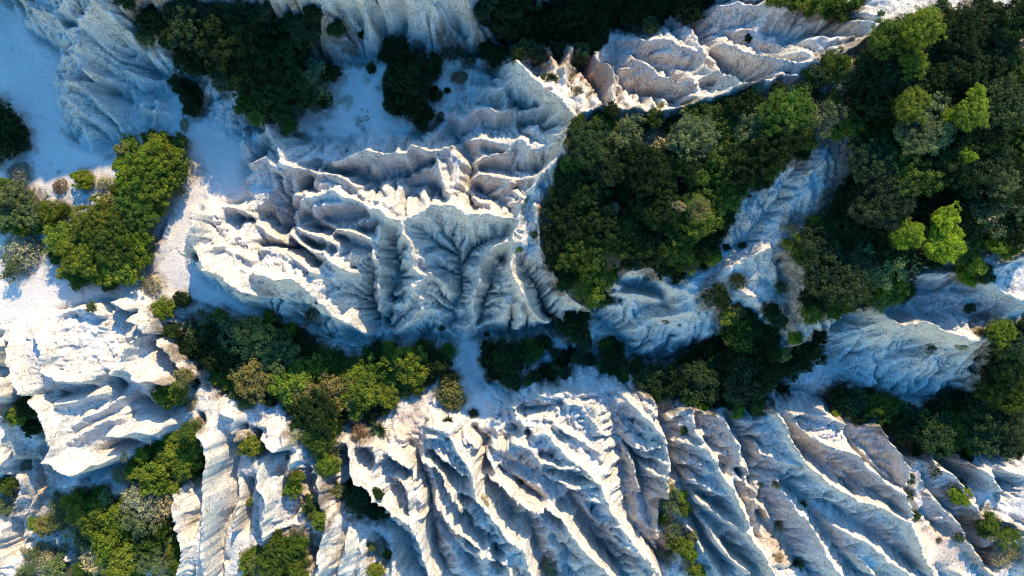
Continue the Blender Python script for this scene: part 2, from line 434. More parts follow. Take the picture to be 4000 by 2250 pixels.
# ridges M7..
A('22', '1340,175,.6 1350,280,1.2 1380,360,1.4 1450,460,1.7 1530,580,1.9 1600,720,2.0 1720,930,2.0 1760,1090,1.9 1830,1200,1.8 1900,1310,1.6 1960,1449,1.4')
A('22', '1180,250,.5 1260,200,.7 1340,175,.7')
A('22', '1240,420,.4 1300,430,1.0 1400,470,1.5')
A('22', '1230,560,-.1 1400,600,.8 1530,680,1.4')
A('22', '1290,690,.0 1480,800,.8 1620,860,1.3 1720,980,1.6')
A('22', '1300,740,-.6 1450,870,-.1 1600,960,.5')
A('22', '1370,850,.3 1480,920,.8 1600,1020,1.0 1760,1110,1.5')
A('22', '1380,960,-.8 1480,1010,-.4 1700,1180,.1 1880,1300,.7')
A('22', '1400,980,-.2 1530,1170,.6 1640,1290,.7 1780,1430,.6')
A('22', '1580,1150,-.8 1700,1280,-.7 1850,1420,-.6')
A('22', '1390,200,.7 1500,215,1.1 1600,275,1.6 1650,370,1.7 1685,470,1.7 1690,600,1.2 1780,660,.6')
A('22', '1400,300,.3 1520,360,.9')
A('22', '1440,420,.3 1600,500,1.0')
A('22', '1520,560,.6 1640,650,.9 1720,720,.7')
A('22', '1680,640,-.1 1740,860,-.3 1800,1020,-.4 1870,1180,-.6')
A('22', '1630,250,-.3 1690,370,-.3 1790,540,-.6 1810,720,-1.0 1850,950,-1.4 1932,1080,-1.7')
A('22', '1840,740,-.1 1850,900,-.3 1930,1000,-.3')
A('32', '0,870,-.8 40,1000,-1.6 120,1150,-1.9 200,1300,-2.1 350,1449,-2.5')
A('22', '1660,260,.4 1760,290,.8 1860,260,.8')
A('32', '-90,170,.7 0,195,1.5 80,280,2.0 160,450,2.3 220,520,2.3 330,650,2.3 450,735,2.3 640,850,2.3 830,920,2.2 1040,1040,2.1 1110,1190,1.9 1180,1350,1.7 1240,1449,1.5')
A('22', '1820,450,.4 1900,560,1.0')
A('32', '-60,500,.6 60,560,1.1 200,600,1.6')
A('22', '1800,640,-.3 1932,650,.0')
A('32', '0,650,.1 200,730,.8 400,850,1.1 640,960,1.1')
A('32', '120,330,.5 200,450,.4 330,560,.3 500,680,.4 650,810,.6')
A('32', '60,200,.9 200,200,1.3 400,230,1.3 560,290,1.4')
A('32', '180,300,.9 300,380,1.4 400,450,1.6 520,480,1.8 640,510,2.0 740,620,2.1 830,720,2.1 990,790,2.1 1050,930,2.0 1080,1010,2.0')
A('32', '300,540,.5 450,600,.7 600,680,.9 760,800,1.1 980,950,1.3')
A('32', '480,680,1.0 600,790,1.2')
A('32', '560,200,-.4 620,400,.0 700,540,.3 900,740,.9 990,760,1.0')
A('32', '700,300,.0 800,300,.5 880,400,.9 970,530,1.2 1015,640,1.3 1005,740,1.2')
A('32', '700,440,.2 850,620,.5 960,700,.7')
A('32', '820,280,-2.2 900,400,-3.0 1010,480,-2.6')
A('32', '1040,540,-1.0 1020,640,-.2 1060,900,-.2 1120,1050,-.5')
A('32', '60,700,.3 110,800,.5 160,900,.6 300,1050,.6 400,1220,.4 540,1449,0')
A('32', '200,850,.3 290,990,.4')
A('32', '90,720,-.3 250,880,-.6 380,1020,-1 450,1130,-1.4 560,1300,-1.7 700,1449,-2')
A('32', '440,1040,.2 520,1080,.5 640,1130,.8 780,1200,.9 900,1330,.8 1100,1470,.6')
A('32', '500,1190,-.5 620,1280,-.3 760,1420,-.3')
A('32', '370,850,-.1 600,1000,-.3 800,1130,-.5 1000,1280,-.6 1180,1449,-.8')
A('32', '1150,1100,-.6 1300,1250,-.4 1450,1449,-.2')
A('32', '1250,1350,-.7 1330,1449,-.6')
A('32', '1200,820,-.3 1340,950,0 1440,1080,.1 1530,1250,-.1 1620,1370,-.3 1680,1449,-.6')
A('32', '1150,950,-.7 1280,1080,-.8')
A('32', '1440,1010,-.6 1560,1200,-.7 1700,1400,-.9')
A('32', '1060,560,-.8 1200,560,-.3 1220,620,.0 1350,660,.2 1440,790,.0 1560,1000,.1')
A('32', '1180,700,-.4 1250,860,-.6 1420,990,-.5')
A('32', '1230,540,-2.6 1330,610,-3 1430,700,-2.2')
A('32', '1450,600,-.2 1600,660,.6 1700,800,.6')
A('32', '1650,730,-1.5 1760,740,-1.4')
A('32', '1750,640,1 1932,700,1.4')
A('32', '1700,1000,0 1932,1100,.2 1900,1449,-.6')
# shaded slope N
A('21', '900,600,3.6 980,555,3.8 1060,600,3.5 1160,700,3.2 1300,740,3.4 1400,780,3.6 1460,720,3.6 1540,640,3.7 1660,550,3.9 1800,480,4.2 1932,400,4.5')
A('21', '770,700,2.6 880,700,2.0 1000,730,1.9 1120,790,2.2 1220,830,2.8 1350,790,3.3')
A('21', '760,770,2.0 850,760,2.3 960,770,2.5 1090,830,2.6')
A('21', '1250,640,3.7 1400,690,3.6')
A('21', '1500,600,3.5 1650,440,3.9 1800,300,4.3 1932,150,4.7')
A('21', '800,950,.4 900,920,.9 1050,870,1.6 1180,840,2.2')
A('21', '700,880,.8 850,860,1.5')
A('21', '900,1020,.7 1100,950,1.9 1300,900,2.7 1430,850,3.2')
A('21', '630,960,-.6 780,1030,-.8 830,1150,-1.2 900,1230,-1.3 1100,1280,-1.3 1300,1230,-1.1 1500,1150,-.8')
A('21', '900,1130,-.4 1100,1150,.1 1300,1080,.8 1450,950,1.9')
A('21', '1500,900,2.2 1480,1060,1.0')
A('31', '0,400,4.3 100,300,4.7 150,100,5.2 300,0,5.8')
A('31', '180,380,4.9 220,520,4.8 285,610,4.6 235,700,4.4 225,850,4.0 250,960,3.5 262,1080,2.9 170,1130,2.2 0,1200,1.0')
A('21', '1700,700,3.1 1850,850,2.9')
A('31', '0,650,3.4 120,900,2.9 100,500,3.9')
A('30', '430,1090,6.2 300,1300,6.0')
# slope O
A('31', '1100,650,3.8 1250,640,4.2 1400,600,4.8 1500,640,4.9 1640,700,5.0 1760,780,5.0 1870,840,5.0 1932,848,5.0')
A('31', '1080,720,2.8 1250,740,3.2 1500,740,3.9')
A('31', '1090,860,2.6 1250,800,3.2 1450,700,4.1')
A('31', '880,930,2.5 1050,910,2.8 1250,920,3.1 1450,900,3.5 1650,930,3.7')
A('31', '1300,890,3.1 1420,850,3.6 1600,840,3.9')
A('31', '760,880,2.9 880,960,3.5 960,985,3.9 1060,1000,4.1 1160,990,4.3 1300,1060,4.4 1450,1100,4.4 1580,1110,4.4 1700,1060,4.2')
A('31', '600,950,1.6 480,1010,1.0')
A('31', '700,1200,.8 900,1190,1.5 1000,1140,2.1 1130,1130,2.3')
A('31', '650,1270,.4 800,1300,.6 1000,1230,1.3 1200,1180,2.0')
A('31', '1030,1370,.9 1150,1290,1.8 1350,1200,2.6 1500,1180,3.0')
A('31', '1100,1449,-.1 1300,1400,.7 1500,1350,1.2 1600,1250,1.9')
A('31', '440,1180,.0 480,1300,-.2 500,1449,-.5')
A('32', '700,60,-.6 900,110,-.8 1200,110,-.8 1400,60,-.5')
A('31', '1640,1350,1.7 1720,1200,3.0 1932,1080,3.8')
A('31', '1700,560,5.2 1932,500,5.6')
# ground of T9, T10, mid brush
A('21', '1650,1000,1.2 1600,1200,-.4 1400,1350,-1')
A('31', '200,1300,0 50,1400,-.4')
A('22', '1000,0,-.7 1300,50,-.8 1600,100,-.8 1850,100,-.7')
A('21', '100,1200,-2 300,1350,-1.6 500,1200,-1.5 700,1300,-1.4 850,1400,-1')
A('32', '100,50,-.7 450,100,-.7 700,200,-.9')
A('32', '1100,300,-1.8 1400,300,-1.5 1700,300,-1 1932,300,-.6')
A('32', '1200,450,-2 1600,480,-1')
# thickets on the right
A('20', '500,880,6.5 700,820,6.5 900,850,6.4 1200,850,6.5 1350,800,6.7 1600,720,6.9 1720,655,7.1 1932,640,7.2')
A('20', '600,1000,6.1 1200,1000,6.0 1800,900,6.4')
A('20', '700,1300,5.5 1300,1300,5.4')
A('21', '300,100,5.3 800,100,5.0 1300,200,4.8 1700,50,5.2')
A('21', '300,450,4.6 900,400,4.0 1400,400,4.2')
A('21', '450,700,3.2 650,800,1.8')
A('30', '100,750,6.8 450,850,6.6 300,1050,6.3')
A('30', '330,520,7.1 600,380,7.4 850,200,7.5')
A('30', '1000,500,7.2 1500,500,7.4 1900,300,8')
A('30', '900,900,6.4 1500,1100,6.2 1900,1000,6.4')
A('31', '500,300,4.9 900,400,4.6 1300,250,5.2 1800,250,5.8')
A('31', '400,750,3.8 700,700,3.4 900,850,2.6')
A('31', '1300,480,4.6 1550,500,5')
# slopes P
A('20', '-60,300,1.6 300,250,2.0 700,100,2.6 1100,50,3.1 1500,0,4')
A('10', '1830,400,1.8 1800,500,1.7')
A('20', '0,455,3.9 100,430,3.5 170,470,3.4 200,560,4.0')
A('20', '290,395,3.6 298,470,4.2 300,560,5.0')
A('20', '435,372,3.8 430,440,4.4 400,600,5.4')
A('20', '240,500,3.4 350,480,3.6')
A('20', '600,420,3.9 640,470,4.3 725,505,4.9 740,600,5.4 750,780,6.1')
A('20', '520,500,3.6 600,600,4.5 700,740,5.7')
A('20', '770,250,3.2 790,380,3.4 800,540,4.0 880,640,4.4 1010,690,4.8 1120,730,5.2 1280,770,5.9')
A('20', '880,400,3.8 930,460,4.6 1040,525,5.1 1060,600,5.4 1200,670,5.8 1400,670,6.0 1540,610,6.2')
A('20', '820,300,3.5 930,330,3.9 920,390,3.7 1000,480,4.2 1150,520,4.4 1220,640,5.0')
A('20', '960,290,4.2 1150,310,4.8 1250,350,5.0 1380,370,5.2')
A('20', '1000,420,4.1 1200,470,4.6 1450,520,5.3')
A('20', '1060,400,4.5 1300,430,5.0')
A('20', '1120,200,3.9 1220,148,4.3 1320,200,4.4 1390,300,4.9 1400,380,5.3 1440,480,5.8 1530,580,6.4 1650,620,6.9 1730,650,7.1')
A('20', '1350,200,3.8 1440,330,4.3 1550,450,4.9 1700,570,5.8 1820,610,6.6')
A('20', '1450,320,5.0 1600,350,5.6 1700,385,6.2 1860,470,6.8 1932,475,6.9')
A('20', '1400,180,4.2 1600,260,4.6 1800,350,5.2 1932,390,5.5')
A('20', '1500,60,4.8 1700,40,5.2 1900,40,5.6')
A('20', '1480,200,4.5 1750,180,5.0')
A('30', '0,50,5.8 200,60,6 350,105,6.2 550,160,6.6 680,120,7.0 800,150,7.3')
A('30', '0,260,5.2 200,270,5.6 400,240,6.1 600,230,6.7')
A('30', '0,385,6.0 60,380,6.3 200,410,6.9 340,440,7.2')
A('30', '0,475,7.0 150,470,7.1 340,490,7.3')
A('30', '200,350,6.0 270,320,6.5 450,290,6.9 700,290,7.4')
A('30', '100,340,5.5 250,290,5.9')
A('30', '0,600,7.0 180,610,7.0')
A('30', '600,170,6.9 760,200,7.3')
#TERRAIN_END

# narrow ribs and creases added on the surveyed surface: crop, points, height(m), half width(m)
REL = []


def Rb(q, s, a, wd):
    REL.append(([unproj(*crop(q, p[0], p[1]), 1.5) for p in pts(s)], a, wd))


#REL
Rb('00', '1040,760 1060,740 1130,760 1200,780', .5, .5)
Rb('00', '1080,820 1150,850 1220,840', .8, .9)
Rb('00', '1000,560 1100,570 1200,590', .5, .7)
Rb('00', '520,700 620,800 740,920', .35, .5)
Rb('00', '620,640 760,760 860,900', .35, .4)
Rb('00', '760,240 880,330', .4, .6)
Rb('01', '1570,480 1600,490', -1.3, .28)
Rb('01', '1870,200 1890,205', -.9, .3)
Rb('11', '900,970 912,1000', -1.2, .3)
Rb('11', '1010,810 1030,790', -.8, .2)
Rb('11', '480,820 520,810', -.7, .2)
Rb('11', '1330,610 1480,760', .3, .5)
Rb('12', '1600,1285 1650,1300', -1.2, .3)
Rb('22', '115,390 130,400', -1.2, .3)
Rb('10', '1680,1420 1720,1440', -.9, .3)

print('terrain solve')


def raster(P, Z, M, h, nx, ny):
    for (a, b) in zip(P[:-1], P[1:]):
        n = max(2, int(math.hypot(b[0] - a[0], b[1] - a[1]) / (h * 0.5)) + 1)
        t = np.linspace(0, 1, n)
        i = np.round((a[0] + (b[0] - a[0]) * t - HX0) / h).astype(int)
        j = np.round((a[1] + (b[1] - a[1]) * t - HY0) / h).astype(int)
        z = a[2] + (b[2] - a[2]) * t
        ok = (i >= 0) & (i < nx) & (j >= 0) & (j < ny)
        np.add.at(Z, (j[ok], i[ok]), z[ok])
        np.add.at(M, (j[ok], i[ok]), 1)


def up2(A_, shape):
    h0, w0 = A_.shape
    y = np.linspace(0, h0 - 1, shape[0])
    x = np.linspace(0, w0 - 1, shape[1])
    XX, YY = np.meshgrid(x, y)
    return bil(A_, XX, YY, 1, 0, 0)


base = None
for k in (32, 16, 8, 4, 2):
    h = H * k
    nx, ny = int((HX1 - HX0) / h) + 1, int((HY1 - HY0) / h) + 1
    Z = np.zeros((ny, nx))
    M = np.zeros((ny, nx))
    for P in ABS:
        raster(P, Z, M, h, nx, ny)
    m = M > 0
    zc = Z[m] / M[m]
    cur = np.full((ny, nx), 0.0) if base is None else up2(base, (ny, nx))
    for it in range({32: 600, 16: 250, 8: 160, 4: 90, 2: 40}[k]):
        p = np.pad(cur, 1, mode='edge')
        n4 = (p[:-2, 1:-1] + p[2:, 1:-1] + p[1:-1, :-2] + p[1:-1, 2:]) * 0.25
        cur = n4
        cur[m] = zc
    base = cur
gx = HX0 + np.arange(NX) * H
gy = HY0 + np.arange(NY) * H
GX, GY = np.meshgrid(gx, gy)
GX = GX.astype(np.float32)
GY = GY.astype(np.float32)
# wobble so that crests wander and never run ruler straight
fins = np.clip((-GY - 6) / 4, 0, 1) * np.clip((GX + 12) / 4, 0, 1)
wb = .22 - .12 * fins
WX = GX + wb * vnoise(GX, GY, 1.3, 11) + 0.09 * vnoise(GX, GY, .45, 12)
WY = GY + wb * vnoise(GX, GY, 1.3, 13) + 0.09 * vnoise(GX, GY, .45, 14)
hb = H * 2
base = base.astype(np.float32)
Z = bil(base, WX, WY, hb)
Z = 0.5 * blur(Z, 1) + 0.5 * Z


def seg_dist(P, X, Y):
    d = np.full(X.shape, 1e9, np.float32)
    for (a, b) in zip(P[:-1], P[1:]):
        vx, vy = b[0] - a[0], b[1] - a[1]
        t = np.clip(((X - a[0]) * vx + (Y - a[1]) * vy) / (vx * vx + vy * vy + 1e-9), 0, 1)
        d = np.minimum(d, np.hypot(X - a[0] - t * vx, Y - a[1] - t * vy))
    return d


def window(x0, x1, y0, y1):
    i0, i1 = int(max(0, (x0 - HX0) / H)), int(min(NX, (x1 - HX0) / H + 2))
    j0, j1 = int(max(0, (y0 - HY0) / H)), int(min(NY, (y1 - HY0) / H + 2))
    return slice(j0, j1), slice(i0, i1)


# every surveyed line is a break of slope: sharpen crests and ribs upward, gully floors downward
ZB = blur(Z, 9)
INC = np.zeros(Z.shape, np.float32)
for P in ABS:
    P2 = [p for p in P if abs(p[0]) < 44 and abs(p[1]) < 26]
    if len(P2) < 2:
        continue
    for a, b in zip(P2[:-1], P2[1:]):
        mx, my = np.array([(a[0] + b[0]) / 2]), np.array([(a[1] + b[1]) / 2])
        dz = float((bil(Z, mx, my) - bil(ZB, mx, my))[0])
        sg = 1 if dz > -.05 else -.8
        wd = .46
        s = window(min(a[0], b[0]) - wd, max(a[0], b[0]) + wd, min(a[1], b[1]) - wd, max(a[1], b[1]) + wd)
        if Z[s].size == 0:
            continue
        d = seg_dist([a, b], WX[s], WY[s])
        v = sg * np.clip(1 - d / wd, 0, 1) ** 1.15
        INC[s] = np.where(np.abs(v) > np.abs(INC[s]), v, INC[s])
SHARP = .42
for (P, a, wd) in REL:
    xs, ys = [p[0] for p in P], [p[1] for p in P]
    s = window(min(xs) - wd, max(xs) + wd, min(ys) - wd, max(ys) + wd)
    d = seg_dist(P, WX[s], WY[s])
    Z[s] += a * np.clip(1 - d / wd, 0, 1) ** 1.3

print('rills')
KERO = .075
# ---- character zones (photograph polygons, soft edged)


def poly_mask(poly, X, Y):
    inside = np.zeros(X.shape, bool)
    n = len(poly)
    for i in range(n):
        (x1, y1), (x2, y2) = poly[i], poly[(i + 1) % n]
        c = ((y1 > Y) != (y2 > Y)) & (X < (x2 - x1) * (Y - y1) / (y2 - y1 + 1e-12) + x1)
        inside ^= c
    return inside


def zone(polys, soft):
    Mk = np.zeros((NY // 4 + 1, NX // 4 + 1), np.float32)
    XX, YY = GX[::4, ::4][:Mk.shape[0], :Mk.shape[1]], GY[::4, ::4][:Mk.shape[0], :Mk.shape[1]]
    Mk = np.zeros(XX.shape, np.float32)
    for q, s in polys:
        P = [unproj(*crop(q, p[0], p[1]), 1) for p in pts(s)]
        Mk = np.maximum(Mk, poly_mask(P, XX + .3 * vnoise(XX, YY, 1.5, 31), YY + .3 * vnoise(XX, YY, 1.5, 32)).astype(np.float32))
    Mk = blur(Mk, max(1, soft / (4 * H) / 2))
    return bil(Mk, GX, GY, H * 4)


# smooth trodden ground
smooth = zone([('00', '-300,-100 160,0 170,240 340,330 440,400 400,560 370,640 420,740 460,860 420,1000 560,1110 740,1180 1000,1040 1270,900 1240,700 1300,600 1400,860 1600,940 1830,960 1800,1420 -300,1420 -300,0'),
               ('01', '1300,-60 1850,-60 1850,90 1520,130 1380,500 1400,580 1500,650 1400,760 1250,860 1000,860 900,780 500,850 280,920 50,1080 -200,1050 -200,600 500,700 1000,700 1180,400 1200,200'),
               ('11', '1440,1130 1700,1130 1700,1449 1600,1449'),
               ('12', '1600,0 1700,0 1800,300 1740,430 1540,300 1280,300 1220,520 1150,540 1000,440 1150,200'),
               ('10', '560,600 1000,480 1400,400 1600,620 1400,900 1150,1000 700,1050 200,1020'),
               ('32', '1120,1060 1400,1200 1600,1449 1240,1449'),
               ('01', '1300,640 1700,780 1932,900 1932,1000 1400,850')], .6)
lump = zone([('01', '300,960 560,860 900,820 1150,1070 960,1340 700,1400 420,1380'), ('01', '1480,120 1932,120 1932,860 1620,760 1380,520'), ('11', '0,250 330,260 600,420 760,620 900,900 820,1050 500,960 0,850'),
             ('00', '170,-60 720,-60 640,250 640,360 530,400 170,220')], .6)
strata = zone([('01', '280,860 900,820 1160,1060 1480,1410 1300,1449 -100,1449 -100,1100 60,1050 300,1100'),
               ('02', '-100,-20 1200,-20 1500,200 1250,380 980,560 500,760 200,1100 0,1449 -100,1449'),
               ('02', '1340,200 1932,180 1932,1449 1380,1449 1330,900 1600,800 1500,400'), ('12', '0,250 260,350 260,560 140,1100 0,1200'), ('12', '480,1000 860,1100 860,1449 400,1449')], .7)
crump = zone([('22', '0,60 700,60 780,300 1160,160 1932,180 1932,700 1700,640 1200,700 900,560 700,340 200,400 -100,500 -200,300'),
              ('12', '680,440 960,430 1240,300 1700,330 1780,640 1500,800 1300,1000 1150,1000 760,780 680,560'),
              ('32', '-100,170 560,200 700,500 560,640 300,600 0,560'),
              ('11', '900,700 1932,650 1932,1080 1400,1080 880,1000')], .7)
soil = zone([('02', '-100,590 260,560 250,700 170,980 0,1060 -100,1100'), ('02', '400,860 760,640 960,580 980,800 700,780'), ('02', '150,1200 600,1100 620,1449 60,1449'),
             ('32', '20,700 60,900 170,1150 330,1340 380,1449 40,1449 0,900'), ('20', '100,470 300,520 620,600 760,780 560,880 380,760'),
             ('22', '1180,640 1260,700 1330,860 1100,880 1140,720'), ('22', '1100,1240 1320,1260 1300,1449 1080,1449'),
             ('12', '620,350 860,320 960,430 760,470'), ('12', '340,620 500,850 560,960 320,900 280,1080 200,960 330,700'),
             ('32', '1120,1050 1440,1120 1700,1449 1240,1449'), ('32', '1500,1050 1700,1100 1932,1300 1932,1449 1700,1449'),
             ('10', '1440,420 1650,420 1620,620 1460,600'), ('12', '1100,140 1290,140 1220,520 1150,540 1000,440')], .5)


def lic(field, gxn, gyn, n, step):
    """smear a noise field along the fall line: continuous rills"""
    acc = field.copy()
    wsum = 1.0
    for sg in (1, -1):
        X, Y = GX.copy(), GY.copy()
        for k in range(n):
            vx, vy = bil(gxn, X, Y), bil(gyn, X, Y)
            X = X + sg * step * vx
            Y = Y + sg * step * vy
            wk = 1 - k / (n + 1)
            acc += wk * bil(field, X, Y)
            wsum += wk
    return acc / wsum


def norm(A_):
    A_ = A_ - A_.mean()
    return A_ / (A_.std() + 1e-9)


rough = (1 - smooth)
sweep = zone([('20', '560,330 780,230 1220,100 1900,-60 1932,700 1500,760 1000,760 700,600'), ('30', '0,0 700,60 820,200 340,560 0,640'),
              ('10', '260,400 520,-60 1700,-60 1720,400'), ('21', '720,680 1000,520 1500,540 1932,0 1932,900 1500,1200 900,1280'), ('31', '0,0 400,-60 300,1100 0,1200'),
              ('31', '460,950 1080,560 1932,480 1932,1000 1500,1449 460,1449'), ('00', '500,380 900,150 1300,500 1200,950 700,1050 480,700'),
              ('10', '1450,600 1932,560 1932,1449 1600,1449'), ('20', '0,430 400,900 300,1300 0,1449'), ('32', '60,650 1200,1000 1280,1449 0,1449')], .7)
INC *= SHARP * rough * (1 - .65 * sweep)
Z = Z + INC
Z = Z + rough * (.6 * (Z - blur(Z, 9)) + .35 * (Z - blur(Z, 4)))
Z = Z.astype(np.float32)
Zs = blur(Z, 2)
gy_, gx_ = np.gradient(Zs, H)
slope = np.hypot(gx_, gy_)
sm = slope + 0.03
dx, dy = (gx_ / sm).astype(np.float32), (gy_ / sm).astype(np.float32)
R0 = rng.uniform(-1, 1, Z.shape).astype(np.float32)
n1 = norm(blur(R0, 1))
n2 = norm(blur(rng.uniform(-1, 1, Z.shape).astype(np.float32), 3))
f1 = norm(lic(n1, dx, dy, 10, .10))
f2 = norm(lic(n2, dx, dy, 14, .16))
n3 = norm(blur(rng.uniform(-1, 1, Z.shape).astype(np.float32), 6))
f3 = norm(lic(n3, dx, dy, 14, .26))


def ridged(f):          # sharp crests, rounded floors turned over: V gullies between rounded ribs
    return 1 - np.abs(f) * 1.1


st = np.clip(slope / 0.55, 0, 1.3) * (1 - .85 * smooth)
Z1 = Z.copy()
Z1 -= .17 * st * np.clip(-ridged(f3), -1, 1.6) * (1 - .3 * lump) * (1 - .96 * strata) * (1 - .75 * sweep)
Z1 += .17 * (1 - .9 * strata) * (1 - .35 * sweep) * st * np.clip(ridged(f2), -1.5, 1)
Z1 += .045 * st * (1 - .5 * strata) * np.clip(ridged(f1), -2, 1)
# running water: route it cell by cell down the surface and let it cut branching gullies
def drain(Zin, K=None, hcell=H, mexp=.45):
    n_, m_ = Zin.shape
    P_ = np.pad(Zin, 1, mode='edge')
    best = np.full(Zin.shape, 0.0, np.float32)
    own = np.arange(n_ * m_).reshape(n_, m_)
    rec = own.copy()
    dist = np.ones(Zin.shape, np.float32)
    for dj, di in ((0, 1), (1, 0), (0, -1), (-1, 0), (1, 1), (1, -1), (-1, 1), (-1, -1)):
        L_ = math.hypot(dj, di)
        dr = (Zin - P_[1 + dj:1 + dj + n_, 1 + di:1 + di + m_]) / L_
        k_ = dr > best
        best[k_] = dr[k_]
        rec[k_] = own[k_] + dj * m_ + di
        dist[k_] = L_
    rec = np.clip(rec, 0, n_ * m_ - 1).ravel().tolist()
    acc = [1.0] * (n_ * m_)
    order = np.argsort(-Zin, axis=None).tolist()
    for c_ in order:
        q_ = rec[c_]
        if q_ != c_:
            acc[q_] += acc[c_]
    A_ = (np.array(acc, np.float32) * hcell * hcell).reshape(n_, m_)
    if K is None:
        return A_
    f_ = (K * np.clip(A_, 0, 25) ** mexp / (dist * hcell)).ravel().tolist()
    z_ = Zin.ravel().tolist()
    for c_ in reversed(order):
        q_ = rec[c_]
        if q_ != c_:
            w_ = f_[c_]
            z_[c_] = (z_[c_] + w_ * z_[q_]) / (1 + w_)
    return A_, np.array(z_, np.float32).reshape(n_, m_)


calm = zone([('21', '900,560 1500,560 1932,120 1932,900 1500,1200 1100,1000'), ('31', '0,0 400,-60 300,1100 0,1200'), ('30', '240,1250 430,1080 640,1050 640,1449 200,1449')], .7)
gate = np.clip(slope / .35, 0, 1) * (1 - .7 * calm) * (1 - smooth) * (1 - .8 * strata) * (1 - .5 * lump)
gh = gate[::2, ::2]
Zh0 = blur(Z1, 1)[::2, ::2] + .04 * vnoise(GX[::2, ::2], GY[::2, ::2], .4, 85) + .02 * n1[::2, ::2]
Zh = Zh0.copy()
for it in range(8):
    ar, Zh = drain(Zh + .035 * np.clip(gh * 1.5, 0, 1) * vnoise(GX[::2, ::2], GY[::2, ::2], .19, 200 + it), KERO * gh, 2 * H)
dz = (Zh - Zh0) * np.clip(gh * 1.6, 0, 1)
Z1 = (Z1 + bil(dz - .5 * blur(dz, 14), GX, GY, H * 2)).astype(np.float32)
Zf = Z1 + .02 * n1
for it in range(2):
    ar2, Zf = drain(Zf, .012 * gate, H, .4)
Z1 = (Zf - .02 * n1).astype(np.float32)
RILL = np.clip((np.clip(ar2, 0, 6) ** .5 - .3) * 1.4, 0, 1) * gate  # mask for the silt and crevice shade painted into the ground colour
# pitted, lumpy rock
bl = np.abs(fbm(GX, GY, 1.0, 41, 4, .55))
Z1 += lump * (.95 * (bl - .22)) * np.clip(slope + .45, 0, 1)
# crumbly, cauliflower texture
c1 = np.abs(vnoise(GX + .1 * n2, GY, .42, 51)) + .5 * np.abs(vnoise(GX, GY, .2, 52))
Z1 += crump * .42 * (c1 - .45)
# tilted beds, cut by the slopes into little ledges
su = GX * .16 + GY * .99 + .35 * vnoise(GX, GY, 3.2, 61) + .06 * vnoise(GX, GY, .6, 62)
led = .5 * np.abs(vnoise(GX * .5 + .5 * f2 * .2, su, .17, 64)) + .5 * np.abs(vnoise(GX * .8, su, .10, 63)) + .3 * np.abs(vnoise(GX * .6 + su * .3, GY, .3, 65))
Z1 += strata * (led - .45) * .17 * (.4 + .9 * np.abs(vnoise(GX, GY, 2.2, 66)))
# general small roughness
n0 = norm(rng.uniform(-1, 1, Z.shape).astype(np.float32) + .8 * n1)
f0 = norm(lic(n0, dx, dy, 5, .07))
Z1 += (.016 * np.clip(f0, -2, 2) * np.clip(slope + .1, 0, 1) * (1 - .9 * smooth)).astype(np.float32)
rk = np.abs(vnoise(GX + .12 * f2, GY + .12 * f3, .27, 81)) + .7 * np.abs(vnoise(GX, GY, .14, 82))
Z1 += (.10 * (1 - .3 * sweep) * (rk - .5) * (1 - .95 * smooth) * (.3 + np.clip(slope, 0, 1)) * (.5 + .8 * np.abs(vnoise(GX, GY, 3.0, 83)))).astype(np.float32)
Z1 += (.05 * fbm(GX, GY, .7, 71, 4, .6) * (1 - .75 * smooth)).astype(np.float32)
Z1 += .035 * fbm(GX, GY, 2.4, 75, 4)
Z = Z1.astype(np.float32)


def zat(X, Y):
    return float(bil(Z, np.array([X]), np.array([Y]))[0])


# ------------------------------------------------------------ materials
def new_mat(name):
    m = bpy.data.materials.new(name)
    m.use_nodes = True
    nt = m.node_tree
    b = nt.nodes['Principled BSDF']
    b.inputs['Specular IOR Level'].default_value = 0.15
    b.inputs['Roughness'].default_value = 0.9
    return m, nt, b


def N(nt, t, **kw):
    n = nt.nodes.new(t)
    for k, v in kw.items():
        if k in n.inputs:
            n.inputs[k].default_value = v
        else:
            setattr(n, k, v)
    return n


def mixc(nt, fac, a, b, bt='MIX'):
    n = nt.nodes.new('ShaderNodeMix')
    n.data_type = 'RGBA'
    n.blend_type = bt
    for sock, v in ((0, fac), (6, a), (7, b)):
        if hasattr(v, 'is_output'):
            nt.links.new(v, n.inputs[sock])
        else:
            n.inputs[sock].default_value = v if sock == 0 else (*v, 1)
    return n.outputs[2]


def ramp(nt, src, p0, p1):
    r = nt.nodes.new('ShaderNodeMapRange')
    r.inputs[1].default_value, r.inputs[2].default_value = p0, p1
    nt.links.new(src, r.inputs[0])
    return r.outputs[0]


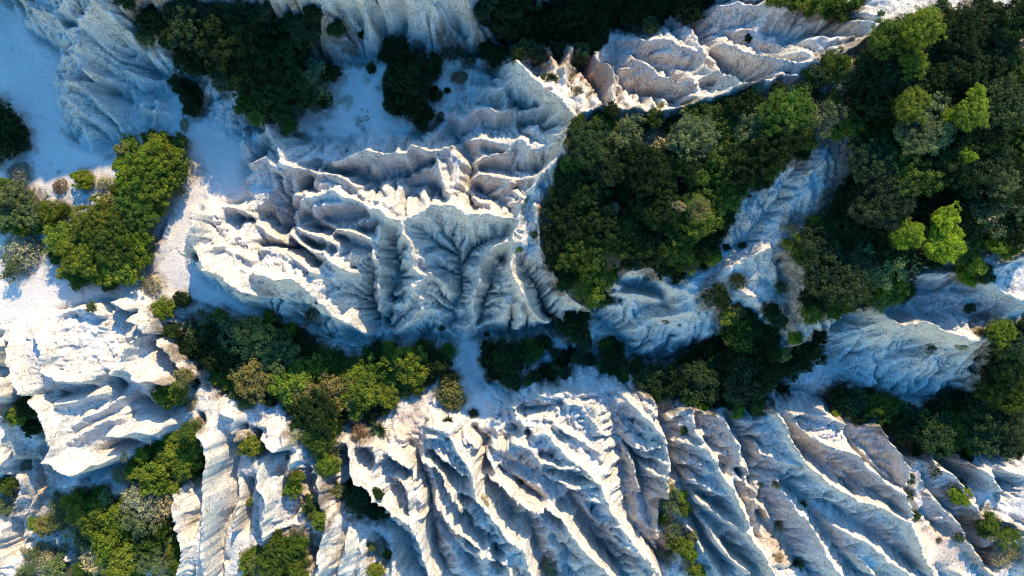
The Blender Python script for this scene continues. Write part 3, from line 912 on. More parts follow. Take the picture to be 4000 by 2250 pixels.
def ground_material():
    m, nt, b = new_mat('pale_marl')
    L = nt.links.new
    tc = N(nt, 'ShaderNodeTexCoord')
    co = tc.outputs['Object']

    def noise(scale, det=5, rough=.6):
        n = N(nt, 'ShaderNodeTexNoise')
        n.inputs['Scale'].default_value = scale
        n.inputs['Detail'].default_value = det
        n.inputs['Roughness'].default_value = rough
        L(co, n.inputs['Vector'])
        return n.outputs['Fac']

    def att(nm):
        a = N(nt, 'ShaderNodeAttribute')
        a.attribute_name = nm
        return a.outputs['Fac']
    c = mixc(nt, ramp(nt, noise(.35), .35, .65), (.66, .58, .465), (.73, .66, .55))
    c = mixc(nt, ramp(nt, noise(2.2), .45, .75), c, (.52, .475, .41))
    c = mixc(nt, ramp(nt, noise(13, 4, .75), .50, .72), c, (.44, .395, .335))
    c = mixc(nt, ramp(nt, noise(26, 3, .8), .55, .68), c, (.34, .30, .25))
    c = mixc(nt, ramp(nt, noise(.9, 8, .75), .56, .74), c, (.50, .41, .30))
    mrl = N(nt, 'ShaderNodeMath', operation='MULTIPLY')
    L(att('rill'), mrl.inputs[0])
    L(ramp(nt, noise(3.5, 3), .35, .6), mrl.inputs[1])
    c = mixc(nt, mrl.outputs[0], c, (.20, .17, .14))  # rill beds painted darker: silt plus the crevice shade the mesh cannot resolve
    # dry tan soil and grass litter
    sp = mixc(nt, ramp(nt, noise(3.0, 6, .7), .35, .7), (.47, .345, .235), (.34, .23, .155))
    mul = N(nt, 'ShaderNodeMath', operation='MULTIPLY')
    L(att('soil'), mul.inputs[0])
    L(ramp(nt, noise(1.1, 6, .7), .22, .50), mul.inputs[1])
    c = mixc(nt, mul.outputs[0], c, sp)
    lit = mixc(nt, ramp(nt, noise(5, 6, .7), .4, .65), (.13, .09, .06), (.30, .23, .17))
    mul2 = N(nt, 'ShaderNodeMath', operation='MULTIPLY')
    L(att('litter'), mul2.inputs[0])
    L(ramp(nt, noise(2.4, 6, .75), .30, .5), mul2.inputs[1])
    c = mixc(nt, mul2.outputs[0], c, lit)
    # shrinkage cracks
    vo = N(nt, 'ShaderNodeTexVoronoi', feature='DISTANCE_TO_EDGE')
    vo.inputs['Scale'].default_value = 2.1
    wrp = N(nt, 'ShaderNodeVectorMath', operation='ADD')
    nz = N(nt, 'ShaderNodeTexNoise')
    nz.inputs['Scale'].default_value = 1.8
    nz.inputs['Detail'].default_value = 4
    L(co, nz.inputs['Vector'])
    L(co, wrp.inputs[0])
    L(nz.outputs['Color'], wrp.inputs[1])
    L(wrp.outputs[0], vo.inputs['Vector'])
    crk = ramp(nt, vo.outputs['Distance'], 0.0, .05)
    gate = N(nt, 'ShaderNodeMath', operation='MAXIMUM')
    L(crk, gate.inputs[0])
    L(ramp(nt, noise(.9, 3), .56, .46), gate.inputs[1])
    rg = N(nt, 'ShaderNodeMath', operation='MAXIMUM')
    L(gate.outputs[0], rg.inputs[0])
    L(att('smooth'), rg.inputs[1])
    c = mixc(nt, ramp(nt, rg.outputs[0], 0, 1), (.20, .18, .16), c)
    L(c, b.inputs['Base Color'])
    sm = N(nt, 'ShaderNodeMath', operation='MULTIPLY')
    L(att('smooth'), sm.inputs[0])
    sm.inputs[1].default_value = .5
    # fine second crack net
    vo2 = N(nt, 'ShaderNodeTexVoronoi', feature='DISTANCE_TO_EDGE')
    vo2.inputs['Scale'].default_value = 4.6
    L(wrp.outputs[0], vo2.inputs['Vector'])
    g2 = N(nt, 'ShaderNodeMath', operation='MAXIMUM')
    L(ramp(nt, vo2.outputs['Distance'], 0, .07), g2.inputs[0])
    L(ramp(nt, noise(1.3, 3), .50, .42), g2.inputs[1])
    g3 = N(nt, 'ShaderNodeMath', operation='MAXIMUM')
    L(g2.outputs[0], g3.inputs[0])
    L(att('smooth'), g3.inputs[1])
    c = mixc(nt, ramp(nt, g3.outputs[0], 0, 1), (.26, .23, .19), c)
    c = mixc(nt, sm.outputs[0], c, mixc(nt, ramp(nt, noise(.7, 4), .35, .7), (.64, .55, .44), (.57, .47, .36)))
    L(c, b.inputs['Base Color'])
    # bumps
    b1 = N(nt, 'ShaderNodeBump')
    b1.inputs['Distance'].default_value = .16
    b1.inputs['Strength'].default_value = .7
    L(noise(5.5, 8, .72), b1.inputs['Height'])
    b3 = N(nt, 'ShaderNodeBump')
    b3.inputs['Distance'].default_value = .06
    b3.inputs['Strength'].default_value = .6
    L(noise(16, 5, .75), b3.inputs['Height'])
    L(b1.outputs[0], b3.inputs['Normal'])
    b2 = N(nt, 'ShaderNodeBump')
    b2.inputs['Distance'].default_value = .05
    b2.inputs['Strength'].default_value = .6
    L(rg.outputs[0], b2.inputs['Height'])
    L(b3.outputs[0], b2.inputs['Normal'])
    L(b2.outputs[0], b.inputs['Normal'])
    b.inputs['Specular IOR Level'].default_value = .08
    b.inputs['Roughness'].default_value = .95
    return m


def leaf_material():
    m, nt, b = new_mat('leaves')
    L = nt.links.new
    oi = N(nt, 'ShaderNodeObjectInfo')
    at = N(nt, 'ShaderNodeAttribute')
    at.attribute_name = 'tone'
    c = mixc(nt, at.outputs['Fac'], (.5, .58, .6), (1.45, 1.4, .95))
    c = mixc(nt, 1.0, oi.outputs['Color'], c, 'MULTIPLY')
    ge = N(nt, 'ShaderNodeNewGeometry')
    nz = N(nt, 'ShaderNodeTexNoise')
    nz.inputs['Scale'].default_value = 1.1
    nz.inputs['Detail'].default_value = 5
    nz.inputs['Roughness'].default_value = .65
    L(ge.outputs['Position'], nz.inputs['Vector'])
    va = mixc(nt, ramp(nt, nz.outputs['Fac'], .34, .66), (.62, .74, .85), (1.45, 1.42, 1.05))
    c = mixc(nt, 1.0, c, va, 'MULTIPLY')
    L(c, b.inputs['Base Color'])
    b.inputs['Roughness'].default_value = .75
    b.inputs['Specular IOR Level'].default_value = .08
    tr = N(nt, 'ShaderNodeBsdfTranslucent')
    c2 = mixc(nt, 1.0, c, (1.25, 1.2, .5), 'MULTIPLY')
    L(c2, tr.inputs['Color'])
    mx = N(nt, 'ShaderNodeMixShader')
    mx.inputs[0].default_value = .22
    L(b.outputs[0], mx.inputs[1])
    L(tr.outputs[0], mx.inputs[2])
    L(mx.outputs[0], nt.nodes['Material Output'].inputs['Surface'])
    return m


def wood_material():
    m, nt, b = new_mat('bark')
    oi = N(nt, 'ShaderNodeObjectInfo')
    nz = N(nt, 'ShaderNodeTexNoise')
    nz.inputs['Scale'].default_value = 12
    c = mixc(nt, nz.outputs['Fac'], (.6, .6, .6), (1.3, 1.3, 1.3))
    c = mixc(nt, 1.0, oi.outputs['Color'], c, 'MULTIPLY')
    nt.links.new(c, b.inputs['Base Color'])
    return m


M_GROUND, M_LEAF, M_WOOD = ground_material(), leaf_material(), wood_material()


# ------------------------------------------------------------ mesh helpers
def mesh_from(name, V, F, mat, smooth_=False, tone=None):
    """V (n,3), F (m,k) with constant k"""
    V = np.asarray(V, np.float32)
    F = np.asarray(F, np.int32)
    me = bpy.data.meshes.new(name)
    k = F.shape[1]
    me.vertices.add(len(V))
    me.vertices.foreach_set('co', V.ravel())
    me.loops.add(F.size)
    me.loops.foreach_set('vertex_index', F.ravel())
    me.polygons.add(len(F))
    me.polygons.foreach_set('loop_start', np.arange(0, F.size, k, dtype=np.int32))
    me.polygons.foreach_set('loop_total', np.full(len(F), k, np.int32))
    if smooth_:
        me.polygons.foreach_set('use_smooth', np.ones(len(F), bool))
    if tone is not None:
        a = me.attributes.new('tone', 'FLOAT', 'POINT')
        a.data.foreach_set('value', np.asarray(tone, np.float32))
    me.materials.append(mat)
    me.update()
    return me


def tube(pl, radii, sides=5):
    V, F = [], []
    for i, (p, r) in enumerate(zip(pl, radii)):
        d = (Vector(pl[min(i + 1, len(pl) - 1)]) - Vector(pl[max(i - 1, 0)])).normalized()
        a = d.orthogonal().normalized()
        b = d.cross(a)
        for s in range(sides):
            t = 2 * math.pi * s / sides
            V.append(Vector(p) + (a * math.cos(t) + b * math.sin(t)) * r)
    for i in range(len(pl) - 1):
        for s in range(sides):
            s2 = (s + 1) % sides
            F.append((i * sides + s, i * sides + s2, (i + 1) * sides + s2, (i + 1) * sides + s))
    return [tuple(v) for v in V], F


def join(parts):
    V, F = [], []
    for v, f in parts:
        o = len(V)
        V += v
        F += [tuple(i + o for i in q) for q in f]
    return V, F


def branchy(rnd, height, spread, n0, levels, r0, up=.8):
    """branching woody skeleton"""
    parts = []

    def grow(p, d, ln, r, lev):
        pl, rr = [p], [r]
        for k in range(3):
            d = (d + Vector((rnd.uniform(-.28, .28), rnd.uniform(-.28, .28), rnd.uniform(-.12, .2)))).normalized()
            p = p + d * ln / 3
            pl.append(p)
            rr.append(r * (1 - .18 * (k + 1)))
        parts.append(tube(pl, rr, 4 if lev < 2 else 3))
        if lev < levels:
            for _ in range(rnd.choice((2, 3, 3))):
                q = pl[rnd.choice((1, 2, 3))]
                nd = (d + Vector((rnd.uniform(-.9, .9), rnd.uniform(-.9, .9), rnd.uniform(-.3, .5)))).normalized()
                grow(q, nd, ln * rnd.uniform(.55, .8), r * .55, lev + 1)
    for k in range(n0):
        a = 2 * math.pi * (k + rnd.random() * .7) / n0
        d = Vector((math.cos(a) * spread, math.sin(a) * spread, up)).normalized()
        grow(Vector((0, 0, -.25)), d, height * rnd.uniform(.5, .75), r0, 0)
    return join(parts)


def leaf_cloud(C, Rr, per, size, g, flat=.75):
    """leaf quads over the surfaces of small clumps; C centres, Rr radii"""
    n = per * len(C)
    ci = np.repeat(np.arange(len(C)), per)
    u = g.normal(size=(n, 3))
    u /= np.linalg.norm(u, axis=1)[:, None]
    rad = Rr[ci] * (g.uniform(.2, 1.0, n) ** .5) * g.uniform(.75, 1.3, n)
    P = C[ci] + u * rad[:, None] * np.array([1, 1, flat])
    nrm = u + g.normal(size=(n, 3)) * .55 + np.array([0, 0, .35])
    nrm /= np.linalg.norm(nrm, axis=1)[:, None]
    t = np.cross(nrm, g.normal(size=(n, 3)))
    t /= np.linalg.norm(t, axis=1)[:, None]
    b = np.cross(nrm, t)
    s = size * g.uniform(.6, 1.3, n)[:, None]
    V = np.stack([P - t * s, P - b * s * .55, P + t * s, P + b * s * .55], 1).reshape(-1, 3)
    F = np.arange(4 * n).reshape(-1, 4)
    ct = g.uniform(0, 1, len(C))
    tone = np.clip(.15 + .45 * ct[ci] + .4 * g.uniform(0, 1, n), 0, 1)
    return V, F, np.repeat(tone, 4)


def crown_mesh(seed, R, hgt, nlobe, nsub, per, leaf, gap=.12, subr=.19):
    """cauliflower crown: lobes on a dome, leafy clumps on every lobe"""
    g = np.random.default_rng(seed)
    C, Rr = [], []
    ga = math.pi * (3 - math.sqrt(5))
    el = g.uniform(.8, 1.2)
    for i in range(nlobe):
        f = (i + .5) / nlobe
        rr = math.sqrt(f) * R * .74
        a = i * ga + g.uniform(-.35, .35)
        x, y = rr * math.cos(a) * el * g.uniform(.85, 1.15), rr * math.sin(a) / el * g.uniform(.85, 1.15)
        z = hgt * (.30 + .52 * math.sqrt(max(0, 1 - (rr / R) ** 2))) * g.uniform(.72, 1.15)
        lr = R * g.uniform(.17, .42)
        if g.random() < gap:
            continue
        for j in range(nsub):
            u = g.normal(size=3)
            u[2] = abs(u[2]) * 1.0 - .25
            u /= np.linalg.norm(u)
            k_ = g.uniform(.65, 1.2)
            C.append((x + u[0] * lr * k_, y + u[1] * lr * k_, z + u[2] * lr * .8 * k_))
            Rr.append(subr * g.uniform(.5, 1.6))
    C = np.array(C)
    Rr = np.array(Rr)
    V, F, t = leaf_cloud(C, Rr, per, leaf, g)
    # sparse low skirt and inner leaves so that the crown closes
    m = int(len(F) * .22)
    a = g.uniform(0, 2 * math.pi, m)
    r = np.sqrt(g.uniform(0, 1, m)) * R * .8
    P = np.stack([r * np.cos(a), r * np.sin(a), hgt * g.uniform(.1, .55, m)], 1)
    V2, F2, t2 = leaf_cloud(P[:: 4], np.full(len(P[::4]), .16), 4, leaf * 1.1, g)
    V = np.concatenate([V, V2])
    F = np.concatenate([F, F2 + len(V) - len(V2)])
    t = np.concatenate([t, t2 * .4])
    return V, F, t


print('crown prototypes')
PROTO = {}


def protos(kind, n, fn):
    PROTO[kind] = [fn(i) for i in range(n)]


def woody_base(seed, R, hgt, r0):
    rnd = random.Random(seed)
    V, F = branchy(rnd, hgt * .8, .7, 4, 1, r0)
    return mesh_from('stems', V, F, M_WOOD, True)


def full(kind, R, hgt, nl, ns, per, leaf, r0, n, gap=.12, subr=.19):
    def fn(i):
        V, F, t = crown_mesh(100 * len(kind) + 7 * i + int(R * 31), R, hgt, nl, ns, per, leaf, gap, subr)
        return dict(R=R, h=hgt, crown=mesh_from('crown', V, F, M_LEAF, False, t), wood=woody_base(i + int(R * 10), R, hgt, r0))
    protos(kind, n, fn)


full('large', 2.2, 2.6, 24, 17, 72, .062, .12, 7, .16, .21)
full('medium', 1.3, 1.6, 14, 13, 60, .058, .08, 6, .12, .18)
full('small', .65, .85, 8, 9, 44, .05, .04, 5, .08, .14)
full('loose', 1.5, 1.9, 15, 10, 40, .055, .08, 5, .3, .19)


def dry_fn(i):
    rnd = random.Random(900 + i)
    g = np.random.default_rng(900 + i)
    V, F = branchy(rnd, 1.0, 1.1, 9, 3, .022, .75)
    wood = mesh_from('twigs', V, F, M_WOOD)
    n = 240
    a, r = g.uniform(0, 6.28, n), np.sqrt(g.uniform(0, 1, n)) * .85
    P = np.stack([r * np.cos(a), r * np.sin(a), .75 * (1 - .6 * r) * g.uniform(.4, 1.1, n)], 1)
    V, F, t = leaf_cloud(P, np.full(n, .11), 9, .045, g)
    return dict(R=.95, h=.9, crown=mesh_from('foliage', V, F, M_LEAF, False, t), wood=wood)


protos('dry', 5, dry_fn)


def bare_fn(i):
    rnd = random.Random(950 + i)
    V, F = branchy(rnd, 1.6, 1.3, 8, 3, .035, .6)
    return dict(R=1.5, h=1.2, crown=None, wood=mesh_from('branches', V, F, M_WOOD))


protos('bare', 3, bare_fn)


def tuft_fn(i):
    g = np.random.default_rng(980 + i)
    n = 420
    a = g.uniform(0, 6.283, n)
    lean = g.uniform(.15, 1.15, n)
    ln = g.uniform(.35, .75, n)
    r0 = g.uniform(0, .14, n)
    d = np.stack([np.cos(a) * np.sin(lean), np.sin(a) * np.sin(lean), np.cos(lean)], 1)
    B = np.stack([np.cos(a) * r0, np.sin(a) * r0, np.full(n, -.05)], 1)
    s = np.stack([-np.sin(a), np.cos(a), np.zeros(n)], 1) * .012
    Mid = B + d * ln[:, None] * .6
    Tp = B + d * ln[:, None] + np.array([0, 0, -.08])
    V = np.stack([B - s, B + s, Mid + s * 1.2, Tp], 1).reshape(-1, 3)
    V2 = np.stack([B - s, Mid + s * 1.2, Tp, Mid - s * 1.2], 1).reshape(-1, 3)
    V = np.concatenate([V, V2])
    F = np.arange(len(V)).reshape(-1, 4)
    t = np.repeat(g.uniform(0, 1, len(F)), 4)
    return dict(R=.62, h=.5, crown=None, wood=None, tuft=mesh_from('blades', V, F, M_LEAF, False, t))


protos('tuft', 3, tuft_fn)


def weed_fn(i):
    g = np.random.default_rng(640 + i)
    k = g.integers(3, 6)
    c0 = g.normal(size=(k, 2)) * [.26, .14]
    n = 130
    w_ = g.integers(0, k, n)
    P = np.concatenate([c0[w_] + g.normal(size=(n, 2)) * .24, np.abs(g.normal(size=(n, 1))) * .15], 1)
    V, F, t = leaf_cloud(P, np.full(n, .06), 3, .05, g)
    return dict(R=.95, h=.3, crown=None, wood=None, tuft=mesh_from('leaves', V, F, M_LEAF, False, t))


protos('weed', 6, weed_fn)

# ------------------------------------------------------------ planting
COLR = {                      # own leaf colours
    'dk': (.017, .030, .011), 'gr': (.058, .084, .018), 'ol': (.112, .135, .021), 'yl': (.155, .195, .019),
    'gg': (.095, .115, .060), 'te': (.032, .050, .026), 'br': (.170, .150, .060), 'dry': (.30, .24, .17), 'brn': (.17, .09, .055), 'gry': (.25, .235, .20)}
TONE = {'dk': 'dark green', 'gr': 'mid green', 'ol': 'olive green', 'yl': 'bright yellow-green', 'gg': 'grey-green', 'te': 'bluish dark green',
        'br': 'yellowish brown-green', 'dry': 'dry tan', 'brn': 'rusty brown', 'gry': 'pale grey'}
NAME = {'large': 'evergreen_shrub', 'medium': 'evergreen_shrub', 'small': 'small_shrub', 'loose': 'open_shrub', 'dry': 'dry_shrub', 'bare': 'bare_shrub', 'tuft': 'grass_tuft', 'weed': 'low_weed'}
CAT = {'tuft': 'grass tuft', 'weed': 'weed'}
PLANTS = []
rp = random.Random(5)


def plant(px, py, rpx, col, kind=None, label=None, group=None, lift=0.0, tree=False, z_up=None):
    """put one plant where the photograph shows its crown; rpx = crown radius in photograph pixels"""
    rm = rpx * CAM_H / F_PX * .95
    if tree and lift > 1.2 and label:
        lift *= 1.35
    if kind is None:
        kind = 'large' if rm > 1.65 else 'medium' if rm > .9 else 'small'
    pr = PROTO[kind][rp.randrange(len(PROTO[kind]))]
    z = 1.0
    for _ in range(6):
        X, Y = unproj(px, py, z + lift + pr['h'] * .6)
        z = zat(X, Y)
    rm *= (CAM_H - z) / CAM_H
    s = rm / pr['R'] * (1.02 if kind in ('large', 'medium', 'small', 'loose') else 1.1)
    if tree:
        nm, cat = 'evergreen_tree', 'tree'
    else:
        nm, cat = NAME[kind], CAT.get(kind, 'shrub')
    c = COLR[col]
    j = rp.uniform(.8, 1.2)
    c = tuple(max(0, v * j * rp.uniform(.92, 1.08)) for v in c)
    if kind in ('tuft', 'weed'):
        o = bpy.data.objects.new(nm, pr['tuft'])
        COL.objects.link(o)
        o.color = (*c, 1)
    else:
        o = bpy.data.objects.new(nm, None)
        o.empty_display_size = .3
        COL.objects.link(o)
    o.location = (X, Y, z - .05)
    o.rotation_euler = (0, 0, rp.uniform(0, 6.28))
    sz = s * rp.uniform(.9, 1.12)
    q_ = rp.uniform(.45, 1.0) if (kind == 'dry' and rpx < 40) else 1
    o.scale = (s, s * q_, sz)
    if pr['crown'] is not None:
        k = bpy.data.objects.new('crown' if kind != 'dry' else 'foliage', pr['crown'])
        COL.objects.link(k)
        k.parent = o
        k.location = (0, 0, lift / sz)
        k.color = (*c, 1)
    if pr['wood'] is not None:
        k = bpy.data.objects.new('trunk' if kind not in ('dry', 'bare') else 'branches', pr['wood'])
        COL.objects.link(k)
        k.parent = o
        if lift:
            k.scale = (1, 1, 1 + lift / (pr['h'] * sz) * 1.2)
        wc = (.13, .10, .075) if kind not in ('dry', 'bare') else (.42, .38, .33)
        if kind == 'dry' and col == 'brn':
            wc = (.22, .14, .10)
        k.color = (*wc, 1)
    o['category'] = cat
    PLANTS.append(dict(o=o, px=px, py=py, r=rpx, col=col, kind=kind, X=X, Y=Y, rm=rm, label=label, group=group, tree=tree))
    return o


def pl(q, x, y, r, col, kind, label, lift=0.0, tree=False):
    px, py = crop(q, x, y)
    plant(px, py, r / 1.932, col, kind, label, None, lift, tree)


CLUMPS = {}


def thicket(key, where, cs, rmax, rmin, mixture, lift=(0, .6), tree_from=1e9, seed=1, kinds=None, dens=.80):
    rmin *= 1.25
    """fill a photographed outline with individual crowns; cs = [(crop, points), ...] one closed outline"""
    P = []
    for q, s in cs:
        P += [crop(q, a[0], a[1]) for a in pts(s)]
    xs, ys = [p[0] for p in P], [p[1] for p in P]
    st_ = 8
    X, Y = np.meshgrid(np.arange(min(xs), max(xs), st_), np.arange(min(ys), max(ys), st_))
    ins = poly_mask(P, X, Y)
    D = np.full(X.shape, 1e9)
    Q = P + [P[0]]
    for a, b in zip(Q[:-1], Q[1:]):
        vx, vy = b[0] - a[0], b[1] - a[1]
        t = np.clip(((X - a[0]) * vx + (Y - a[1]) * vy) / (vx * vx + vy * vy + 1e-9), 0, 1)
        D = np.minimum(D, np.hypot(X - a[0] - t * vx, Y - a[1] - t * vy))
    g = random.Random(seed)
    gn = np.random.default_rng(seed)
    free = ins.copy()
    jit = gn.uniform(0, 1, X.shape)
    first = len(PLANTS)
    while True:
        rr = rmax * (.62 + .38 * jit)
        sc = np.where(free, np.minimum(D, rr) + jit * 14, -1)
        k = int(np.argmax(sc))
        if sc.flat[k] <= 0:
            break
        j, i = divmod(k, X.shape[1])
        px, py = X[j, i], Y[j, i]
        r = min(max(D[j, i] + 2, rmin * .8), rr[j, i])
        if D[j, i] < rmin * .33:
            free[j, i] = False
            continue
        free[np.hypot(X - px, Y - py) < r * dens * 1.25] = False
        u = g.random()
        for col, pb in mixture:
            if u < pb:
                break
            u -= pb
        kd = None
        if col in ('dry', 'gry'):
            kd = 'dry'
            r = min(r, 75)
        elif col in ('br', 'gg') and g.random() < .5:
            kd = 'loose'
        lf = g.uniform(*lift) * min(1, r / rmax + .1)
        if col in ('ol', 'yl'):
            lf = lf * .5 + lift[1] * .5
        plant(px, py, r, col, kd, None, key, lf, tree=(r > tree_from and kd is None))
    CLUMPS[key] = (where, PLANTS[first:])


print('planting')
DK = [('dk', .62), ('te', .18), ('gr', .2)]
#PLANTS_BEGIN
thicket('crowns in the top left thicket', 'the top left thicket',
        [('00', '885,-60 905,190 960,260 1000,200 1100,195 1180,240 1220,360 1280,390 1300,500 1330,590 1400,600 1530,560 1600,570 1640,680 1720,700 1750,810 1790,900 1860,910'),
         ('10', '0,925 90,920 170,975 260,1005 330,950 380,850 470,810 560,760 570,640 660,590 680,500 600,470 450,450 280,420 260,350 400,240 400,160 360,120 510,60 530,-60')],
        125, 40, [('dk', .55), ('te', .22), ('gr', .13), ('gg', .1)], (0, 1.2), 100, 3)
thicket('crowns of the shaded bush beside the left trail', 'the bush by the blue trail', [('00', '1290,640 1340,590 1520,600 1530,760 1520,870 1440,880 1350,800 1290,700')], 75, 40, DK, (0, .3), 1e9, 4)
thicket('crowns in the dark square thicket', 'the dark square thicket',
        [('10', '960,320 1010,255 1140,265 1180,390 1380,430 1400,770 1310,760 1340,890 1270,960 1220,1000 1160,940 1130,890 1020,890 970,840 960,560 1010,520 950,420')],
        95, 35, [('dk', .85), ('te', .15)], (0, .5), 1e9, 5)
thicket('crowns in the top middle thicket', 'the thicket above the pinnacles',
        [('10', '1640,-60 1690,330 1730,480 1830,510'), ('20', '-20,450 100,425 220,470 275,400 310,480 390,440 420,380 460,440 530,480 600,410 660,390 720,290 780,225 900,240 1040,240 1200,135 1330,190 1390,170 1500,100 1500,-60')],
        115, 38, [('dk', .8), ('te', .12), ('gr', .08)], (0, 1.0), 100, 6)
thicket('crowns on the top edge above the pale slope', 'the sunlit top edge fringe',
        [('20', '1880,-50 1932,40'), ('30', '120,50 240,70 400,110 530,150 640,150 680,70 760,10 760,-50')], 70, 30, [('gr', .4), ('ol', .35), ('dk', .25)], (0, .5), 1e9, 7)
thicket('crowns of the large central thicket', 'the big central thicket',
        [('20', '480,900 600,870 700,810 740,780 870,855 930,835 1060,855 1200,870 1340,810 1370,745 1600,745 1680,675 1850,615'),
         ('30', '0,650 200,620 260,610 310,650 430,700 540,700 580,870 610,960 590,1040 400,1090 230,1230 100,1330 0,1400'),
         ('21', '1800,0 1740,100 1640,280 1600,370 1600,480 1500,560 1380,600 1170,690 1050,590 970,550 800,570 760,650 750,850 650,870 560,850 440,760 330,700 300,600 210,420 230,360 210,260 260,180 240,0'),
         ('20', '385,1170 400,1050 450,960')], 105, 38, [('dk', .33), ('gr', .24), ('te', .15), ('ol', .15), ('gg', .09), ('dry', .04)], (0, 1.4), 95, 8, dens=.76)
thicket('trees of the right hand wood', 'the right hand wood',
        [('30', '320,560 420,480 440,440 560,375 750,340 850,150 1040,110 1200,40 2090,-60'), ('31', '2090,440 1800,480 1600,420 1670,560 1690,690 1430,560 1100,560 1110,640 1050,800 870,930 740,850 640,940 480,990 400,950 270,980 240,700 290,570 220,530 190,400 340,200 480,100 450,0'),
         ('30', '500,1449 680,1300 600,1050 620,950 600,800 560,700 340,640')], 125, 42, [('dk', .34), ('te', .16), ('gr', .22), ('ol', .14), ('gg', .09), ('dry', .05)], (0, 2.0), 85, 9)
thicket('crowns of the middle thicket', 'the thicket below the grey wall',
        [('11', '0,905 80,900 130,950 300,1020 400,1070 500,1150 640,1200 700,1230 820,1230 830,1160 880,1130 1230,1120 1330,1160 1490,1170 1500,1300 1440,1380 1330,1449'),
         ('12', '1220,90 1100,110 1030,200 880,290 700,240 650,300 640,350 600,430 650,550 650,650 590,700 480,680 440,560 350,470 330,330 240,300 200,200 0,150'),
         ('02', '1850,170 1750,110 1650,80 1590,0'), ('01', '1500,1400 1470,1300 1330,1230 1290,1100 1350,1000 1400,900 1500,870 1650,890 1800,930 1932,910')],
        90, 36, [('gr', .26), ('dk', .26), ('ol', .24), ('br', .12), ('gg', .08), ('dry', .04)], (0, .4), 1e9, 10)
thicket('crowns of the round thicket right of the sand outlet', 'the round thicket by the outlet',
        [('11', '1690,1190 1720,1100 1850,1110 1932,1100'), ('21', '80,1110 200,1080 290,1070 300,1180 250,1260 100,1350 60,1449 0,1500'), ('12', '1930,20 1850,30 1730,-60')], 80, 35, DK, (0, .5), 1e9, 11)
thicket('crowns of the small dark thicket below the ridge end', 'the small dark ridge-end thicket',
        [('21', '330,1000 440,890 560,905 625,1000 620,1080 610,1220 560,1220 480,1160 370,1130')], 75, 34, DK, (0, .4), 1e9, 12)
thicket('low brush at the head of the lower ridges', 'the low brush above the ridges',
        [('21', '300,1200 460,1180 640,1240 660,1100 820,1110 880,1240 890,1449 600,1330 440,1300 430,1400 200,1449 100,1449 120,1360 270,1280')], 55, 26, [('dk', .35), ('te', .25), ('gg', .2), ('gr', .2)], (0, .2), 1e9, 13, dens=.75)
thicket('crowns of the long thicket above the ridged slope', 'the thicket above the ridged slope',
        [('21', '910,1290 1090,1270 1160,1300 1350,1160 1480,1130 1560,1080 1560,900 1680,860 1830,920 1830,1000 1932,1000'), ('31', '0,860 80,880 160,1000 140,1100 50,1180 100,1190 200,1085 300,1060 440,1040 430,1150 440,1250 370,1350 250,1400 150,1449'),
         ('22', '2080,40 1932,130 1830,180 1650,200 1500,180 1340,165 1080,110 980,60 880,-20')], 90, 36, [('dk', .58), ('te', .18), ('gr', .16), ('ol', .08)], (0, .9), 1e9, 14)
thicket('crowns of the lower right thicket', 'the dark lower right hollow',
        [('32', '420,60 500,-20 870,60 1130,200 1240,140 1450,60 1640,-10'), ('31', '1620,1300 1690,1200 1670,1080 1720,1000 1800,980 2000,950'), ('32', '2000,500 1600,560 1250,530 1060,515 1000,470 880,370 810,290 640,260 480,200')],
        105, 38, [('dk', .66), ('te', .22), ('gr', .12)], (0, 1.0), 1e9, 15)
thicket('crowns of the bottom left thicket', 'the bottom left thicket',
        [('02', '980,570 1030,490 1180,430 1240,370 1390,270 1480,250 1510,340 1500,400 1570,460 1570,650 1510,720 1370,720 1340,800 1330,900 1300,1050 1300,1170 1390,1250 1350,1500 560,1500 520,1300 560,1190 450,1150 250,1170 200,1060 350,950 500,820 700,780 820,820 900,900 940,780 950,650')],
        85, 32, [('gr', .24), ('ol', .32), ('yl', .05), ('gg', .20), ('br', .08), ('dry', .11)], (0, .7), 1e9, 16)
thicket('pale scrub in the bottom left corner', 'the pale corner scrub',
        [('02', '150,1250 350,1200 500,1260 540,1500 40,1500')], 50, 26, [('dry', .4), ('gry', .25), ('gg', .35)], (0, .1), 1e9, 17)
thicket('crowns on the left edge in the shade', 'the shaded left edge bush', [('00', '-120,700 0,700 60,780 140,870 180,1000 190,1130 60,1230 -120,1260')], 80, 34, DK, (0, .3), 1e9, 18)
thicket('crowns of the big sunlit clump left of the trail', 'the big sunlit clump',
        [('00', '880,1200 900,1120 960,1050 1180,970 1280,1000 1430,1010 1450,1240 1430,1300 1380,1449'), ('01', '1330,20 1230,140 1210,210 1130,260 1150,420 1110,550 1070,640 960,740 740,720 590,740 520,700 420,540 370,470 320,430 280,350 350,270 330,200 500,200 540,80 640,10'), ('00', '840,1449 850,1300')],
        95, 36, [('ol', .46), ('gr', .34), ('yl', .08), ('br', .12)], (0, .8), 1e9, 19)
thicket('crowns on the left edge beside the sunlit clump', 'the sunlit left edge bushes',
        [('00', '-100,1390 80,1345 200,1360 250,1449'), ('01', '290,60 400,40 500,110 480,170 430,230 280,310 150,330 60,300 -100,320')], 70, 32, [('ol', .5), ('gr', .3), ('gg', .2)], (0, .5), 1e9, 20)
thicket('crowns of the bottom clump left of the lower ridges', 'the bottom edge clump',
        [('12', '0,1210 180,1090 220,1150 340,1090 410,1200 400,1500 -80,1500 -60,1300')], 75, 30, [('gr', .45), ('ol', .35), ('gg', .2)], (0, .5), 1e9, 21)
